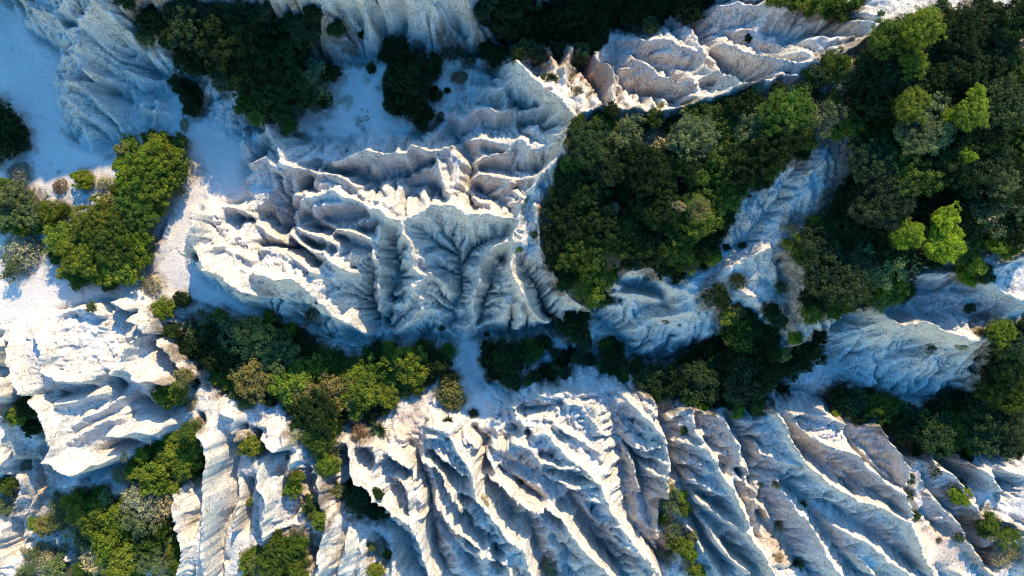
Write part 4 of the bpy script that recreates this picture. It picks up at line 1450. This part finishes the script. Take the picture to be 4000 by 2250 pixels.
thicket('crowns of the gully thicket on the ridged slope', 'the gully thicket',
        [('22', '1100,890 1160,800 1260,780 1360,920 1350,1010 1290,1020 1320,1140 1400,1140 1400,1300 1490,1500 1300,1500 1310,1320 1140,1230 1130,1080')], 60, 28, [('gr', .5), ('ol', .4), ('gg', .1)], (0, .3), 1e9, 22)
thicket('shrubs in the shaded gorge', 'the deep shaded gorge',
        [('12', '640,750 720,690 800,730 900,850 1000,960 950,1060 840,1090 740,1060 650,900')], 60, 30, [('dk', .7), ('te', .3)], (0, .2), 1e9, 23)

pl('01', 1210, 880, 95, 'ol', 'medium', 'olive bush standing alone below the trail fork, in front of the grey rock wall')
pl('01', 1350, 815, 75, 'dk', 'medium', 'small dark shaded bush just right of the olive bush below the trail fork')
pl('01', 1120, 700, 85, 'dry', 'dry', 'leafless brown dry bush at the lower right corner of the big sunlit clump')
pl('01', 150, 450, 150, 'gry', 'dry', 'large pale grey dry bush on the left edge under the green bushes')
pl('01', 60, 560, 110, 'gg', 'loose', 'pale grey-green bush at the left edge below the large dry one')
pl('01', 220, 400, 80, 'dry', 'dry', 'tan twiggy bush touching the right side of the large grey dry bush at the left edge')
pl('00', 600, 1350, 85, 'yl', 'medium', 'yellow-green bush in the sun patch at the upper left end of the sunlit clump')
pl('00', 760, 1380, 70, 'dry', 'dry', 'dry tan bush between the yellow-green bush and the big sunlit clump')
pl('00', 430, 1400, 65, 'brn', 'dry', 'reddish brown dry bush beside the left edge sun patch')
pl('00', 120, 1300, 95, 'gry', 'dry', 'grey twiggy bush above the sunlit bushes on the left edge')
pl('00', 1370, 935, 60, 'gry', 'dry', 'shaded grey bush on top of the sunlit clump beside the blue trail')
for (x, y, r, t) in ((75, 362, 26, 'largest dark weed in the middle left of the blue flat'), (86, 405, 12, 'tiny dark weed right under the largest weed on the blue flat'), (268, 440, 14, 'tiny dark weed on the blue flat nearest the eroded rock, upper of two'),
                     (268, 570, 11, 'tiny dark weed on the blue flat nearest the eroded rock, lower of two'), (90, 150, 18, 'faint small weed at the top left of the blue flat'), (238, 1232, 32, 'dark low weed on the blue flat, left of three by the shadow edge'),
                     (370, 1235, 26, 'dark low weed on the blue flat, middle of three by the shadow edge'), (440, 1290, 36, 'dark low weed on the blue flat, right of three by the shadow edge')):
    pl('00', x, y, r * .9, 'brn', 'weed', t)
pl('10', 1530, 570, 70, 'brn', 'dry', 'rusty brown bush on the blue flat right of the dark square thicket')
pl('10', 1440, 670, 30, 'dk', 'small', 'tiny dark shrub below the rusty brown bush on the blue flat')
pl('10', 790, 260, 36, 'dk', 'small', 'small dark shrub in the crease of the shaded cliff')
pl('10', 1140, 170, 70, 'brn', 'dry', 'brown bush low on the shaded cliffs between two pale ribs')
pl('10', 1470, 370, 95, 'brn', 'dry', 'wide brown dry bush at the foot of the shaded cliff')
pl('10', 1600, 420, 60, 'te', 'loose', 'dull green bush right of the wide brown one at the cliff foot')
pl('10', 860, 510, 46, 'dk', 'small', 'dark small bush on the blue slope left of the dark square thicket')
pl('10', 1090, 430, 75, 'gry', 'dry', 'silvery grey bush on the upper left of the dark square thicket')
pl('10', 1380, 860, 46, 'te', 'loose', 'grey-green shrub at the lower right corner of the dark square thicket')
pl('10', 330, 1000, 40, 'gry', 'dry', 'grey scrub beside the trail at the tip of the top left thicket')
pl('20', 475, 490, 36, 'yl', 'small', 'bright yellow-green shrub at the foot of the sharp pinnacle')
pl('20', 300, 580, 58, 'gg', 'tuft', 'grey-green grass tuft on the sunlit pale crest, left one', 0)
pl('20', 250, 570, 40, 'gg', 'tuft', 'small grass tuft at the left side of the grey-green tuft on the sunlit crest', 0)
pl('20', 450, 590, 65, 'dry', 'dry', 'tan dry bush on the sunlit slope below the yellow-green shrub')
pl('20', 500, 680, 50, 'dry', 'tuft', 'brown grass tuft lowest on the sunlit slope')
pl('20', 660, 815, 45, 'gg', 'tuft', 'grass tuft where the sunlit slope meets the central thicket, left')
pl('20', 1140, 800, 50, 'dry', 'tuft', 'dry grass tuft where the sunlit slope meets the central thicket, right')
pl('20', 1800, 270, 34, 'dk', 'small', 'small dark shrub on the blue shaded slope near the top')
pl('20', 1080, 515, 24, 'gg', 'tuft', 'tiny tuft on the sunlit crest of the curved ridge')
pl('20', 1570, 760, 50, 'ol', 'small', 'olive shrub at the upper edge of the central thicket where the pale slope ends')
pl('30', 880, 85, 30, 'gg', 'small', 'small shrub on the bare saddle near the top right')
pl('30', 790, 1080, 115, 'gry', 'bare', 'bleached bare dead bush in the middle of the right wood', 1.4)
pl('30', 1400, 120, 90, 'dry', 'dry', 'dry pale bush at the top edge of the right wood', 1.2)
pl('30', 560, 450, 125, 'gr', 'large', 'rounded green tree at the left tip of the right wood beside the pale slope', .4, True)
pl('30', 370, 520, 60, 'yl', 'medium', 'small yellow-green bush at the end of the pale slope')
pl('30', 960, 250, 140, 'gr', 'large', 'broad green tree at the top of the right wood beside the saddle', 1.6, True)
pl('30', 1220, 180, 150, 'ol', 'large', 'sunlit olive tree at the top of the right wood', 2.2, True)
pl('30', 1180, 440, 110, 'ol', 'large', 'sunlit olive tree below the two broad ones at the top of the right wood', 1.8, True)
pl('30', 1160, 760, 130, 'ol', 'large', 'sunlit green tree in the centre of the right wood', 2.4, True)
pl('30', 1220, 1010, 140, 'gg', 'large', 'grey-green sunlit tree below the centre of the right wood', 2.2, True)
pl('30', 1680, 800, 130, 'ol', 'large', 'tall olive tree near the right edge of the wood', 2.8, True)
pl('30', 1700, 650, 60, 'yl', 'medium', 'small bright crown above the tall olive tree near the right edge', 2.8, True)
pl('30', 1420, 850, 60, 'yl', 'medium', 'small bright yellow-green crown between the two large sunlit trees', 2.2, True)
pl('30', 1560, 1150, 70, 'yl', 'medium', 'bright narrow crown low in the right wood', 2.4, True)
pl('30', 860, 690, 60, 'yl', 'medium', 'small bright crown in the shade left of the central sunlit tree', 1.6)
pl('30', 970, 630, 50, 'yl', 'small', 'tiny bright crown directly above right of the small bright crown', 1.8)
pl('30', 1880, 1360, 120, 'gg', 'large', 'pale grey-green tree on the right edge', 2.0, True)
pl('31', 1090, 320, 125, 'yl', 'large', 'bright yellow-green tree left of a pair above the shaded pale spur', 2.6, True)
pl('31', 1430, 200, 110, 'yl', 'large', 'bright yellow-green tree upper of the pair above the shaded pale spur', 2.6, True)
pl('31', 1400, 390, 150, 'yl', 'large', 'bright yellow-green tree largest and lowest above the shaded pale spur', 2.6, True)
pl('31', 1540, 620, 80, 'yl', 'medium', 'yellow-green bush draped on the crest of the shaded pale spur', .2)
pl('31', 1610, 660, 60, 'yl', 'medium', 'yellow-green bush at the lower end of the one on the spur crest', .2)
pl('31', 1870, 430, 90, 'ol', 'medium', 'olive bush on the right edge above the pale spur', .8)
pl('31', 450, 240, 100, 'ol', 'medium', 'sunlit olive crown beside the white dead branches', .8)
pl('31', 340, 430, 150, 'gr', 'large', 'big rounded green bush on the rim of the shaded blue slope', .4, True)
pl('31', 290, 240, 95, 'gry', 'bare', 'white leafless dead shrub on the rim of the shaded blue slope', .5)
pl('31', 190, 260, 60, 'dry', 'dry', 'tan dry shrub left of the white dead shrub')
pl('31', 160, 380, 38, 'yl', 'small', 'small yellowish bush on the rim below the white dead shrub')
pl('31', 130, 720, 55, 'te', 'loose', 'dull thin bush in the middle of the shaded blue slope')
pl('31', 640, 840, 70, 'gr', 'medium', 'faintly lit green crown near the lower tip of the wood', 1.5)
pl('31', 1840, 1060, 110, 'ol', 'large', 'sunlit olive bush at the right edge beside the pale bare spur', .4)
pl('31', 1840, 1190, 75, 'ol', 'medium', 'smaller sunlit bush under the one at the right edge', .3)
pl('31', 1490, 1165, 60, 'dry', 'dry', 'dry bush sitting on the sunlit crest of the pale spur')
pl('31', 1620, 1065, 50, 'dry', 'tuft', 'dry grass tuft at the right end of the sunlit crest of the spur')
pl('31', 1360, 1200, 55, 'te', 'loose', 'dull green scrub left below the dry bush on the spur')
pl('31', 1540, 880, 45, 'te', 'small', 'dark scrub on the shaded spur left of the right edge')
pl('31', 230, 1110, 60, 'yl', 'medium', 'yellow-green crown at the upper end of the thicket beside the sunlit rim', .5)
pl('31', 130, 1210, 80, 'br', 'medium', 'brownish olive crown beside the little sunlit rim', .5)
pl('21', 1270, 100, 60, 'dry', 'dry', 'sunlit peach coloured dry crown in the dark middle of the central thicket', 3.0)
pl('21', 1440, 120, 90, 'br', 'loose', 'sunlit yellowish tree top in the dark part of the central thicket', 3.2, True)
pl('21', 780, 120, 48, 'dry', 'dry', 'small sunlit dry top left of the peach coloured crown', 2.8)
pl('21', 668, 183, 26, 'yl', 'small', 'tiny yellow-green sprig in the dark left part of the central thicket', 2.4)
pl('21', 1120, 500, 95, 'gg', 'loose', 'pale grey-green bush at the lower edge of the central thicket')
pl('21', 55, 430, 28, 'yl', 'small', 'tiny yellow shrub on the pale backbone strip')
pl('21', 170, 320, 35, 'te', 'small', 'small dark shrub on the pale backbone strip above the yellow one')
pl('21', 1170, 975, 34, 'brn', 'dry', 'rusty brown weed on the shaded blue slope, left of two')
pl('21', 1275, 1005, 24, 'brn', 'dry', 'rusty brown weed on the shaded blue slope, right of two')
pl('21', 1550, 770, 110, 'dk', 'loose', 'dark bush on the shaded blue slope, lower left of a pair')
pl('21', 1610, 820, 70, 'dk', 'medium', 'dark bush filling the lower side of the pair on the shaded blue slope')
pl('21', 1730, 670, 70, 'dk', 'loose', 'dark bush on the shaded blue slope, upper right of a pair')
pl('21', 1750, 400, 34, 'te', 'small', 'little dark shrub on the shaded slope beside the central thicket')
pl('21', 1630, 410, 34, 'te', 'small', 'little dark shrub touching the corner of the central thicket')
pl('21', 820, 820, 20, 'gg', 'tuft', 'tiny tuft on the shaded fan of the blue slope')
pl('21', 720, 1160, 60, 'gr', 'medium', 'green crown in the low brush between the two sandy gullies')
pl('11', 380, 950, 70, 'te', 'loose', 'thin grey bush against the foot of the grey rock wall')
pl('11', 550, 1080, 45, 'gry', 'dry', 'grey dry bush where the rock wall meets the middle thicket')
pl('11', 1690, 1270, 26, 'brn', 'dry', 'small brown weed on the right side of the sandy outlet, upper')
pl('11', 1760, 1400, 50, 'brn', 'dry', 'brown weed on the right side of the sandy outlet, lower')
pl('11', 1400, 1030, 24, 'te', 'small', 'tiny shrub in the mouth of the fluted basin')
pl('11', 1740, 1080, 26, 'te', 'small', 'small shrub against the fluted wall above the round thicket')
pl('01', 640, 870, 42, 'gg', 'small', 'small green shrub on top of the white layered rock')
pl('12', 1460, 100, 120, 'br', 'large', 'rounded yellowish bush alone in the middle of the sandy trail')
pl('12', 1450, -30, 90, 'dk', 'medium', 'shaded back part bush above the rounded yellowish bush on the trail')
pl('12', 920, 350, 75, 'gg', 'tuft', 'large grey-green spiky tuft at the trail edge')
pl('12', 1640, 230, 52, 'gg', 'tuft', 'spiky tuft on the sandy trail in a sun patch')
pl('12', 1450, 280, 48, 'gg', 'tuft', 'spiky tuft at the head of the white ridges by the trail')
pl('12', 780, 380, 75, 'brn', 'dry', 'reddish dry bush left of the large spiky tuft')
pl('12', 740, 340, 50, 'brn', 'dry', 'dark brown dry bush behind the reddish one')
pl('12', 1290, 285, 30, 'brn', 'dry', 'small purple brown weed on the trail above the white ridges')
pl('12', 480, 340, 130, 'ol', 'large', 'sunlit green bush at the lower end of the middle thicket')
pl('12', 590, 110, 95, 'gry', 'dry', 'pale pinkish dry bush inside the lower middle thicket', .8)
pl('12', 340, 80, 120, 'br', 'large', 'golden olive crown inside the lower middle thicket', .9)
pl('12', 630, 290, 50, 'dry', 'dry', 'pinkish dry bush on the right flank of the sunlit green bush')
pl('12', 570, 580, 95, 'ol', 'medium', 'sunlit olive bush at the bottom tip of the middle thicket')
pl('12', 290, 400, 70, 'gry', 'loose', 'upright silver grey bush left of the middle thicket tip')
pl('12', 410, 570, 60, 'gry', 'loose', 'silver grey bush left of the olive bush at the thicket tip')
pl('12', 0, 440, 34, 'ol', 'small', 'half of a rounded olive bush beside the white strip')
pl('12', 270, 720, 85, 'ol', 'medium', 'upper part of the tall olive bush between two white strips')
pl('12', 260, 810, 75, 'ol', 'medium', 'lower part of the tall olive bush between two white strips')
pl('12', 580, 815, 66, 'br', 'medium', 'rounded golden bush left of the shaded gorge')
pl('12', 690, 820, 50, 'gr', 'small', 'small green bush in the shade right of the golden bush')
pl('12', 820, 965, 54, 'gr', 'medium', 'half lit green bush in the shaded gorge')
pl('12', 710, 955, 52, 'gry', 'dry', 'grey dry bush at the left rim of the shaded gorge')
pl('12', 420, 930, 90, 'gr', 'medium', 'upper bush of three in a row between the white strips')
pl('12', 470, 1050, 80, 'ol', 'medium', 'middle bush of three in a row between the white strips')
pl('12', 380, 1010, 60, 'gg', 'loose', 'grey-green bush left of the row between the white strips')
pl('12', 440, 880, 55, 'dry', 'dry', 'dry bush capping the row between the white strips')
pl('12', 910, 1270, 70, 'gry', 'dry', 'dry grey bush at the foot of the gorge')
pl('12', 1000, 1290, 48, 'gr', 'small', 'green shrub at the right of the dry grey bush at the gorge foot')
pl('12', 885, 1190, 40, 'gg', 'small', 'small grey-green shrub above the dry grey bush at the gorge foot')
pl('12', 895, 1440, 70, 'ol', 'medium', 'olive bush on the bottom edge below the gorge')
pl('12', 1735, 850, 65, 'dry', 'dry', 'round straw coloured bush on the white ridge flank')
pl('12', 230, 560, 30, 'dry', 'tuft', 'dry tuft on the sandy ramp beside the white boulder')
pl('02', 1240, 85, 130, 'ol', 'large', 'olive bush perched on the layered white slope')
pl('02', 1400, 50, 60, 'dry', 'dry', 'tan dry bush right of the olive bush on the layered slope')
pl('02', 1440, 170, 60, 'dry', 'dry', 'tan dry bush below right of the olive bush on the layered slope')
pl('02', 85, 240, 90, 'ol', 'medium', 'olive bush on the left rim of the dark gorge at the left edge')
pl('02', 190, 180, 100, 'dk', 'medium', 'shaded bush filling the upper part of the dark gorge at the left edge')
pl('02', 220, 330, 85, 'dk', 'medium', 'shaded bush filling the lower part of the dark gorge at the left edge')
pl('02', 110, 90, 60, 'dk', 'medium', 'shaded bush at the top of the dark gorge near the left edge')
pl('02', 40, 770, 75, 'gr', 'medium', 'smooth green bush on the brown slope at the left edge')
pl('02', 30, 920, 95, 'gg', 'dry', 'grey-green scrub below the smooth green bush at the left edge')
pl('02', 150, 660, 60, 'dry', 'dry', 'pinkish dry scrub above the smooth green bush at the left edge')
pl('02', 1870, 480, 98, 'ol', 'medium', 'rounded olive bush alone on the white layered strip')
pl('02', 1460, 720, 75, 'gry', 'dry', 'pale dry bush at the lower right corner of the upper bottom-left thicket')
pl('02', 1050, 900, 150, 'gry', 'loose', 'large pale grey bush in the middle of the bottom left thicket', .5)
pl('02', 640, 1270, 90, 'gry', 'dry', 'pale pinkish dry scrub inside the bottom left thicket')
pl('02', 420, 900, 80, 'gg', 'dry', 'pale dry scrub on the upper left side of the bottom left thicket')
pl('02', 880, 700, 70, 'dry', 'dry', 'pinkish dry scrub on the slope above the bottom left thicket')
pl('02', 980, 520, 50, 'dry', 'dry', 'dry bush at the upper left tip of the bottom left thicket')
pl('02', 1120, 400, 60, 'gry', 'bare', 'bare grey branches under the dark overhang of the layered slope')
pl('02', 1880, 900, 40, 'gg', 'small', 'low grey-green shrub in the crease between the white strips')
pl('02', 1870, 1360, 90, 'ol', 'medium', 'olive bush at the bottom edge right of the white layered strip')
pl('22', 1165, 125, 72, 'dry', 'dry', 'pale straw bush at the head of the ridges below the long thicket')
pl('22', 1490, 90, 48, 'yl', 'small', 'bright yellow-green sprig on the lower side of the long thicket')
pl('22', 1440, 190, 45, 'yl', 'small', 'yellow-green fringe shrub on the pale ridge head')
pl('22', 1720, 215, 60, 'ol', 'small', 'olive fringe shrub between two pale ridge heads')
pl('22', 1310, 360, 36, 'te', 'small', 'little grey-green shrub clinging to the crumbly ridge face')
pl('22', 280, 1400, 85, 'dry', 'dry', 'dry straw bush at the bottom edge in the shaded hollow')
pl('22', 1170, 1300, 70, 'gg', 'dry', 'grey-green dry scrub below the gully thicket')
pl('22', 1200, 790, 60, 'br', 'loose', 'brownish open shrub at the top of the gully thicket')
pl('22', 80, 740, 34, 'gg', 'tuft', 'faint tuft on the white ridge flank at the left')
pl('22', 1840, 560 + 180, 34, 'dry', 'tuft', 'dry tuft in the gully between the crumbly ridges')
pl('32', 1490, 860, 85, 'yl', 'medium', 'yellow-green bush half in shade above the lower right slope')
pl('32', 1580, 820, 60, 'dk', 'loose', 'dark bush touching the yellow-green bush above the lower right slope')
pl('32', 1730, 1090, 110, 'gr', 'large', 'bright green bush near the lower right corner')
pl('32', 1850, 1180, 100, 'ol', 'loose', 'olive bush right of the bright green bush near the corner')
pl('32', 1780, 1310, 90, 'dry', 'dry', 'dry grey scrub below the bright green bush near the corner')
pl('32', 1900, 1290, 70, 'dry', 'dry', 'tan scrub in the lower right corner')
pl('32', 1130, 740, 50, 'te', 'loose', 'thin dark shrub in the gully behind the last ridge, upper')
pl('32', 1110, 850, 55, 'te', 'loose', 'thin dark shrub in the gully behind the last ridge, lower')
pl('32', 1130, 1000, 40, 'te', 'small', 'small dull shrub at the top of the tan slope')
pl('32', 1290, 660, 62, 'te', 'loose', 'dull green shrub on the rounded spur beside the black hollow')
pl('32', 1430, 1150, 42, 'gg', 'small', 'small grey-green shrub on the lit lower right slope')
pl('32', 1310, 1190, 28, 'dry', 'tuft', 'small dry tuft on the tan slope')
pl('32', 275, 920, 38, 'gg', 'tuft', 'grass tuft on the narrow crest between two gullies')
pl('32', 100, 1060, 60, 'dry', 'tuft', 'straw coloured tuft in the tan hollow, upper')
pl('32', 70, 760, 45, 'dry', 'tuft', 'straw coloured tuft at the head of the tan hollow')
pl('32', 230, 1370, 60, 'gg', 'tuft', 'grey-green tuft in the tan hollow at the bottom')
pl('32', 90, 1330, 55, 'dry', 'dry', 'tan dry scrub in the hollow at the bottom edge')
pl('32', 520, 235, 32, 'yl', 'small', 'tiny yellow-green sprig at the head of the last ridge')
pl('32', 720, 290, 60, 'te', 'loose', 'dull open shrub at the top of the shaded last spur')
for (cx_, cy_, sp_, n_) in ((720, 790, 70, 6), (780, 900, 60, 6), (860, 830, 50, 3), (530, 860, 45, 4), (480, 940, 45, 3), (880, 650, 40, 2)):
    for _ in range(n_):
        a_, b_ = crop('10', cx_ + rp.gauss(0, sp_ * .6), cy_ + rp.gauss(0, sp_ * .6))
        plant(a_, b_, rp.uniform(12, 28), rp.choice(('gry', 'gry', 'dry', 'gg')), 'weed', 'tiny grey brown scrub plant, one of the sprinkling on the blue slope below the cliffs', 'tiny scrub plants on the blue slope')
for (cx_, cy_, n_) in ((2020 - 1932, 60, 5), (130, 240, 6), (170, 330, 6), (80, 420, 5)):
    for _ in range(n_):
        a_, b_ = crop('21', cx_ + rp.gauss(0, 40), cy_ + rp.gauss(0, 40))
        plant(a_, b_, rp.uniform(12, 26), rp.choice(('gg', 'te', 'gry')), 'weed', 'tiny grey green scrub plant, one of the sprinkling on the pale backbone strip', 'tiny scrub plants on the backbone strip')
#PLANTS_END

# ---- labels: every plant says which one it is
LAND = [((1630, 1100), 'the white backbone ridge'), ((250, 250), 'the shaded eroded rock'), ((1500, 120), 'the shaded cliffs'), ((2250, 240), 'the sharp pinnacles'), ((3560, 560), 'the bleached bare bush'),
        ((2700, 1150), 'the shaded blue slope'), ((3700, 1150), 'the shaded pale spur'), ((1800, 1400), 'the sandy outlet'), ((700, 800), 'the bare trail'), ((200, 1650), 'the dark gorge'), ((3100, 300), 'the pale slope'),
        ((3200, 900), 'the white dead shrub'), ((1300, 1150), 'the grey rock wall'), ((1650, 1800), 'the white ridges'), ((500, 1500), 'the layered white rock'), ((3500, 1750), 'the black hollow'),
        ((2000, 0), 'the top edge'), ((0, 1125), 'the left edge'), ((4000, 1125), 'the right edge'), ((2000, 2250), 'the bottom edge')]


def seg_size(p, mem):
    return 'large' if p['r'] > 85 else 'mid-sized' if p['r'] > 50 else 'small'


for key, (where, mem) in CLUMPS.items():
    pool = list(mem)
    used = set()

    def give(p, txt):
        t = '%s %s %s' % (seg_size(p, mem), TONE[p['col']], txt)
        p['label'] = t
        pool.remove(p)
    word = {id(p): ('tree' if p['tree'] else 'crown') for p in mem}
    for fn, ph in ((lambda p: p['px'], 'leftmost in'), (lambda p: -p['px'], 'rightmost in'), (lambda p: p['py'], 'topmost in'), (lambda p: -p['py'], 'lowest in'),
                   (lambda p: p['px'] + p['py'], 'filling the upper left corner of'), (lambda p: -p['px'] - p['py'], 'filling the lower right corner of'),
                   (lambda p: p['px'] - p['py'], 'filling the lower left corner of'), (lambda p: p['py'] - p['px'], 'filling the upper right corner of')):
        if len(pool) > 1:
            p = min(pool, key=fn)
            give(p, '%s, %s %s' % (word[id(p)], ph, where))
    cx_, cy_ = sum(p['px'] for p in mem) / len(mem), sum(p['py'] for p in mem) / len(mem)
    if len(pool) > 1:
        p = min(pool, key=lambda p: math.hypot(p['px'] - cx_, p['py'] - cy_))
        give(p, word[id(p)] + ' at the centre of ' + where)
    for (lx, ly), nm in LAND:
        if len(pool) > 3 and min(math.hypot(p['px'] - lx, p['py'] - ly) for p in mem) < 900:
            p = min(pool, key=lambda p: math.hypot(p['px'] - lx, p['py'] - ly))
            give(p, '%s in %s, next nearest %s' % (word[id(p)], where, nm))
    # the rest by colour, size and part of the thicket; only look-alikes side by side still share
    x0_, x1_ = min(p['px'] for p in mem), max(p['px'] for p in mem) + 1
    y0_, y1_ = min(p['py'] for p in mem), max(p['py'] for p in mem) + 1
    for p in list(pool):
        a = ('far left', 'left middle', 'centre', 'right middle', 'far right')[int(5 * (p['px'] - x0_) / (x1_ - x0_))]
        b = ('top', 'upper', 'middle', 'lower', 'bottom')[int(5 * (p['py'] - y0_) / (y1_ - y0_))]
        p['label'] = '%s %s %s, %s %s part of %s' % (seg_size(p, mem), TONE[p['col']], word[id(p)], a, b, where)
    for p in mem:
        p['group'] = key
for p in PLANTS:
    if len(p['label'].split()) > 16:
        p['label'] = p['label'].replace(', next nearest ', ' near ').replace('filling the ', '').replace('large ', '', 1).replace('mid-sized ', '', 1)
    p['o']['label'] = ' '.join(p['label'].split()[:16])
    if p['group']:
        p['o']['group'] = p['group']

# ------------------------------------------------------------ loose stones and dry ground cover (uncountable)
g = np.random.default_rng(77)
n = 60000
X, Y = g.uniform(-40, 40, n), g.uniform(-23, 23, n)
gxx, gyy = np.gradient(Z, H)
sl_ = bil(blur(np.hypot(gxx, gyy).astype(np.float32), 3), X, Y)
near = bil(blur((slope > .7).astype(np.float32), 12), X, Y)
keep = (sl_ < .55) & (g.random(n) < .05 + .9 * np.clip(near * 2.5, 0, 1)) & (vnoise(X, Y, 2.0, 95) > -.15)
X, Y = X[keep][:9000], Y[keep][:9000]
n = len(X)
sz = .022 + .05 * g.random(n) ** 3
base6 = np.array([(1, 0, 0), (0, 1, 0), (-1, 0, 0), (0, -1, 0), (0, 0, 1), (0, 0, -1)], float)
Vs = base6[None] * sz[:, None, None] * g.uniform(.6, 1.4, (n, 6, 3)) + np.stack([X, Y, bil(Z, X, Y) + sz * .3], 1)[:, None]
Fs = np.array([(0, 1, 4), (1, 2, 4), (2, 3, 4), (3, 0, 4), (1, 0, 5), (2, 1, 5), (3, 2, 5), (0, 3, 5)])
st_o = bpy.data.objects.new('loose_stones', mesh_from('loose_stones', Vs.reshape(-1, 3), (Fs[None] + 6 * np.arange(n)[:, None, None]).reshape(-1, 3), M_GROUND))
COL.objects.link(st_o)
st_o['kind'] = 'stuff'
st_o['label'] = 'pale loose stones scattered on the flats below the slopes'
st_o['category'] = 'stones'

n = 90000
X, Y = g.uniform(-40, 40, n), g.uniform(-23, 23, n)
sv = bil(soil, X, Y)
keep = (sv > .4) & (fbm(X, Y, 1.6, 101, 4) + .8 * fbm(X, Y, .5, 105, 3) > .02)
ring = np.zeros(n, bool)
for p in PLANTS:
    if p['r'] > 45 and p['kind'] in ('large', 'medium', 'loose', 'dry'):
        d = np.hypot(X - p['X'], Y - p['Y']) / p['rm']
        ring |= (d > .75) & (d < 1.25)
ringk = ring & (fbm(X, Y, 1.8, 121, 4) < -.05) & (bil(smooth, X, Y) < .6)
Xg, Yg = X[ringk], Y[ringk]
keep |= ring & (fbm(X, Y, 2.2, 111, 4) > .03) & (g.random(n) < .8) & (bil(smooth, X, Y) < .35)
X, Y = X[keep], Y[keep]
P = np.stack([X, Y, bil(Z, X, Y) + .04], 1)
V, F, t = leaf_cloud(P, np.full(len(P), .10), 6, .035, g, .8)
gc = bpy.data.objects.new('dry_ground_cover', mesh_from('dry_ground_cover', V, F, M_LEAF, False, t))
gc.color = (.27, .20, .135, 1)
COL.objects.link(gc)
gc['kind'] = 'stuff'
gc['label'] = 'low dry tan scrub and grass covering the brown soil patches and bush edges'
gc['category'] = 'ground cover'
P = np.stack([Xg, Yg, bil(Z, Xg, Yg) + .07], 1)
V, F, t = leaf_cloud(P, np.full(len(P), .13), 7, .04, g, .8)
gg_ = bpy.data.objects.new('low_green_scrub', mesh_from('low_green_scrub', V, F, M_LEAF, False, t))
gg_.color = (.075, .085, .032, 1)
COL.objects.link(gg_)
gg_['kind'] = 'stuff'
gg_['label'] = 'low dull green scrub fringing the thickets'
gg_['category'] = 'ground cover'

# ------------------------------------------------------------ ground mesh
print('ground mesh', len(PLANTS), 'plants')
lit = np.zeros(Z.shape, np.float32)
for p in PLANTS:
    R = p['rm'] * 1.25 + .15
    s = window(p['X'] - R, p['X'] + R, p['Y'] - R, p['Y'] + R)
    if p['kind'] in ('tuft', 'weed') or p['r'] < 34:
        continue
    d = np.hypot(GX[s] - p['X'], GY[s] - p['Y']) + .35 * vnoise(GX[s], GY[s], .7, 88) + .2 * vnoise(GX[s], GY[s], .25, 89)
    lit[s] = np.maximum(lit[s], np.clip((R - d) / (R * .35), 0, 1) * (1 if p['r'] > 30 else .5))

ext = np.cumsum(1.16 ** np.arange(1, 34) * .12)
XS = np.concatenate([(HX0 - ext)[::-1], gx, HX1 + ext])
YS = np.concatenate([(HY0 - ext)[::-1], gy, HY1 + ext])
MX, MY = np.meshgrid(XS, YS)
far = np.maximum(np.maximum(HX0 - MX, MX - HX1), np.maximum(HY0 - MY, MY - HY1)).clip(0)
MZ = bil(Z, MX, MY) * np.exp(-far / 60) + np.clip(far / 12, 0, 1) * (3.5 * fbm(MX, MY, 28, 91, 4) + 2.5 * fbm(MX, MY, 90, 97, 3))
ny, nx = MX.shape
V = np.stack([MX, MY, MZ], -1).reshape(-1, 3)
I = np.arange(ny * nx).reshape(ny, nx)
F = np.stack([I[:-1, :-1], I[:-1, 1:], I[1:, 1:], I[1:, :-1]], -1).reshape(-1, 4)
me = mesh_from('ground', V, F, M_GROUND, False)
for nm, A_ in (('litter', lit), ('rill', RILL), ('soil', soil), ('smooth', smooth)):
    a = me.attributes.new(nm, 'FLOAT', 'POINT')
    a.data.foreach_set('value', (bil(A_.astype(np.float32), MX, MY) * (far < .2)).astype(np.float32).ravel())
gr = bpy.data.objects.new('ground', me)
COL.objects.link(gr)
gr['kind'] = 'structure'
print('done')
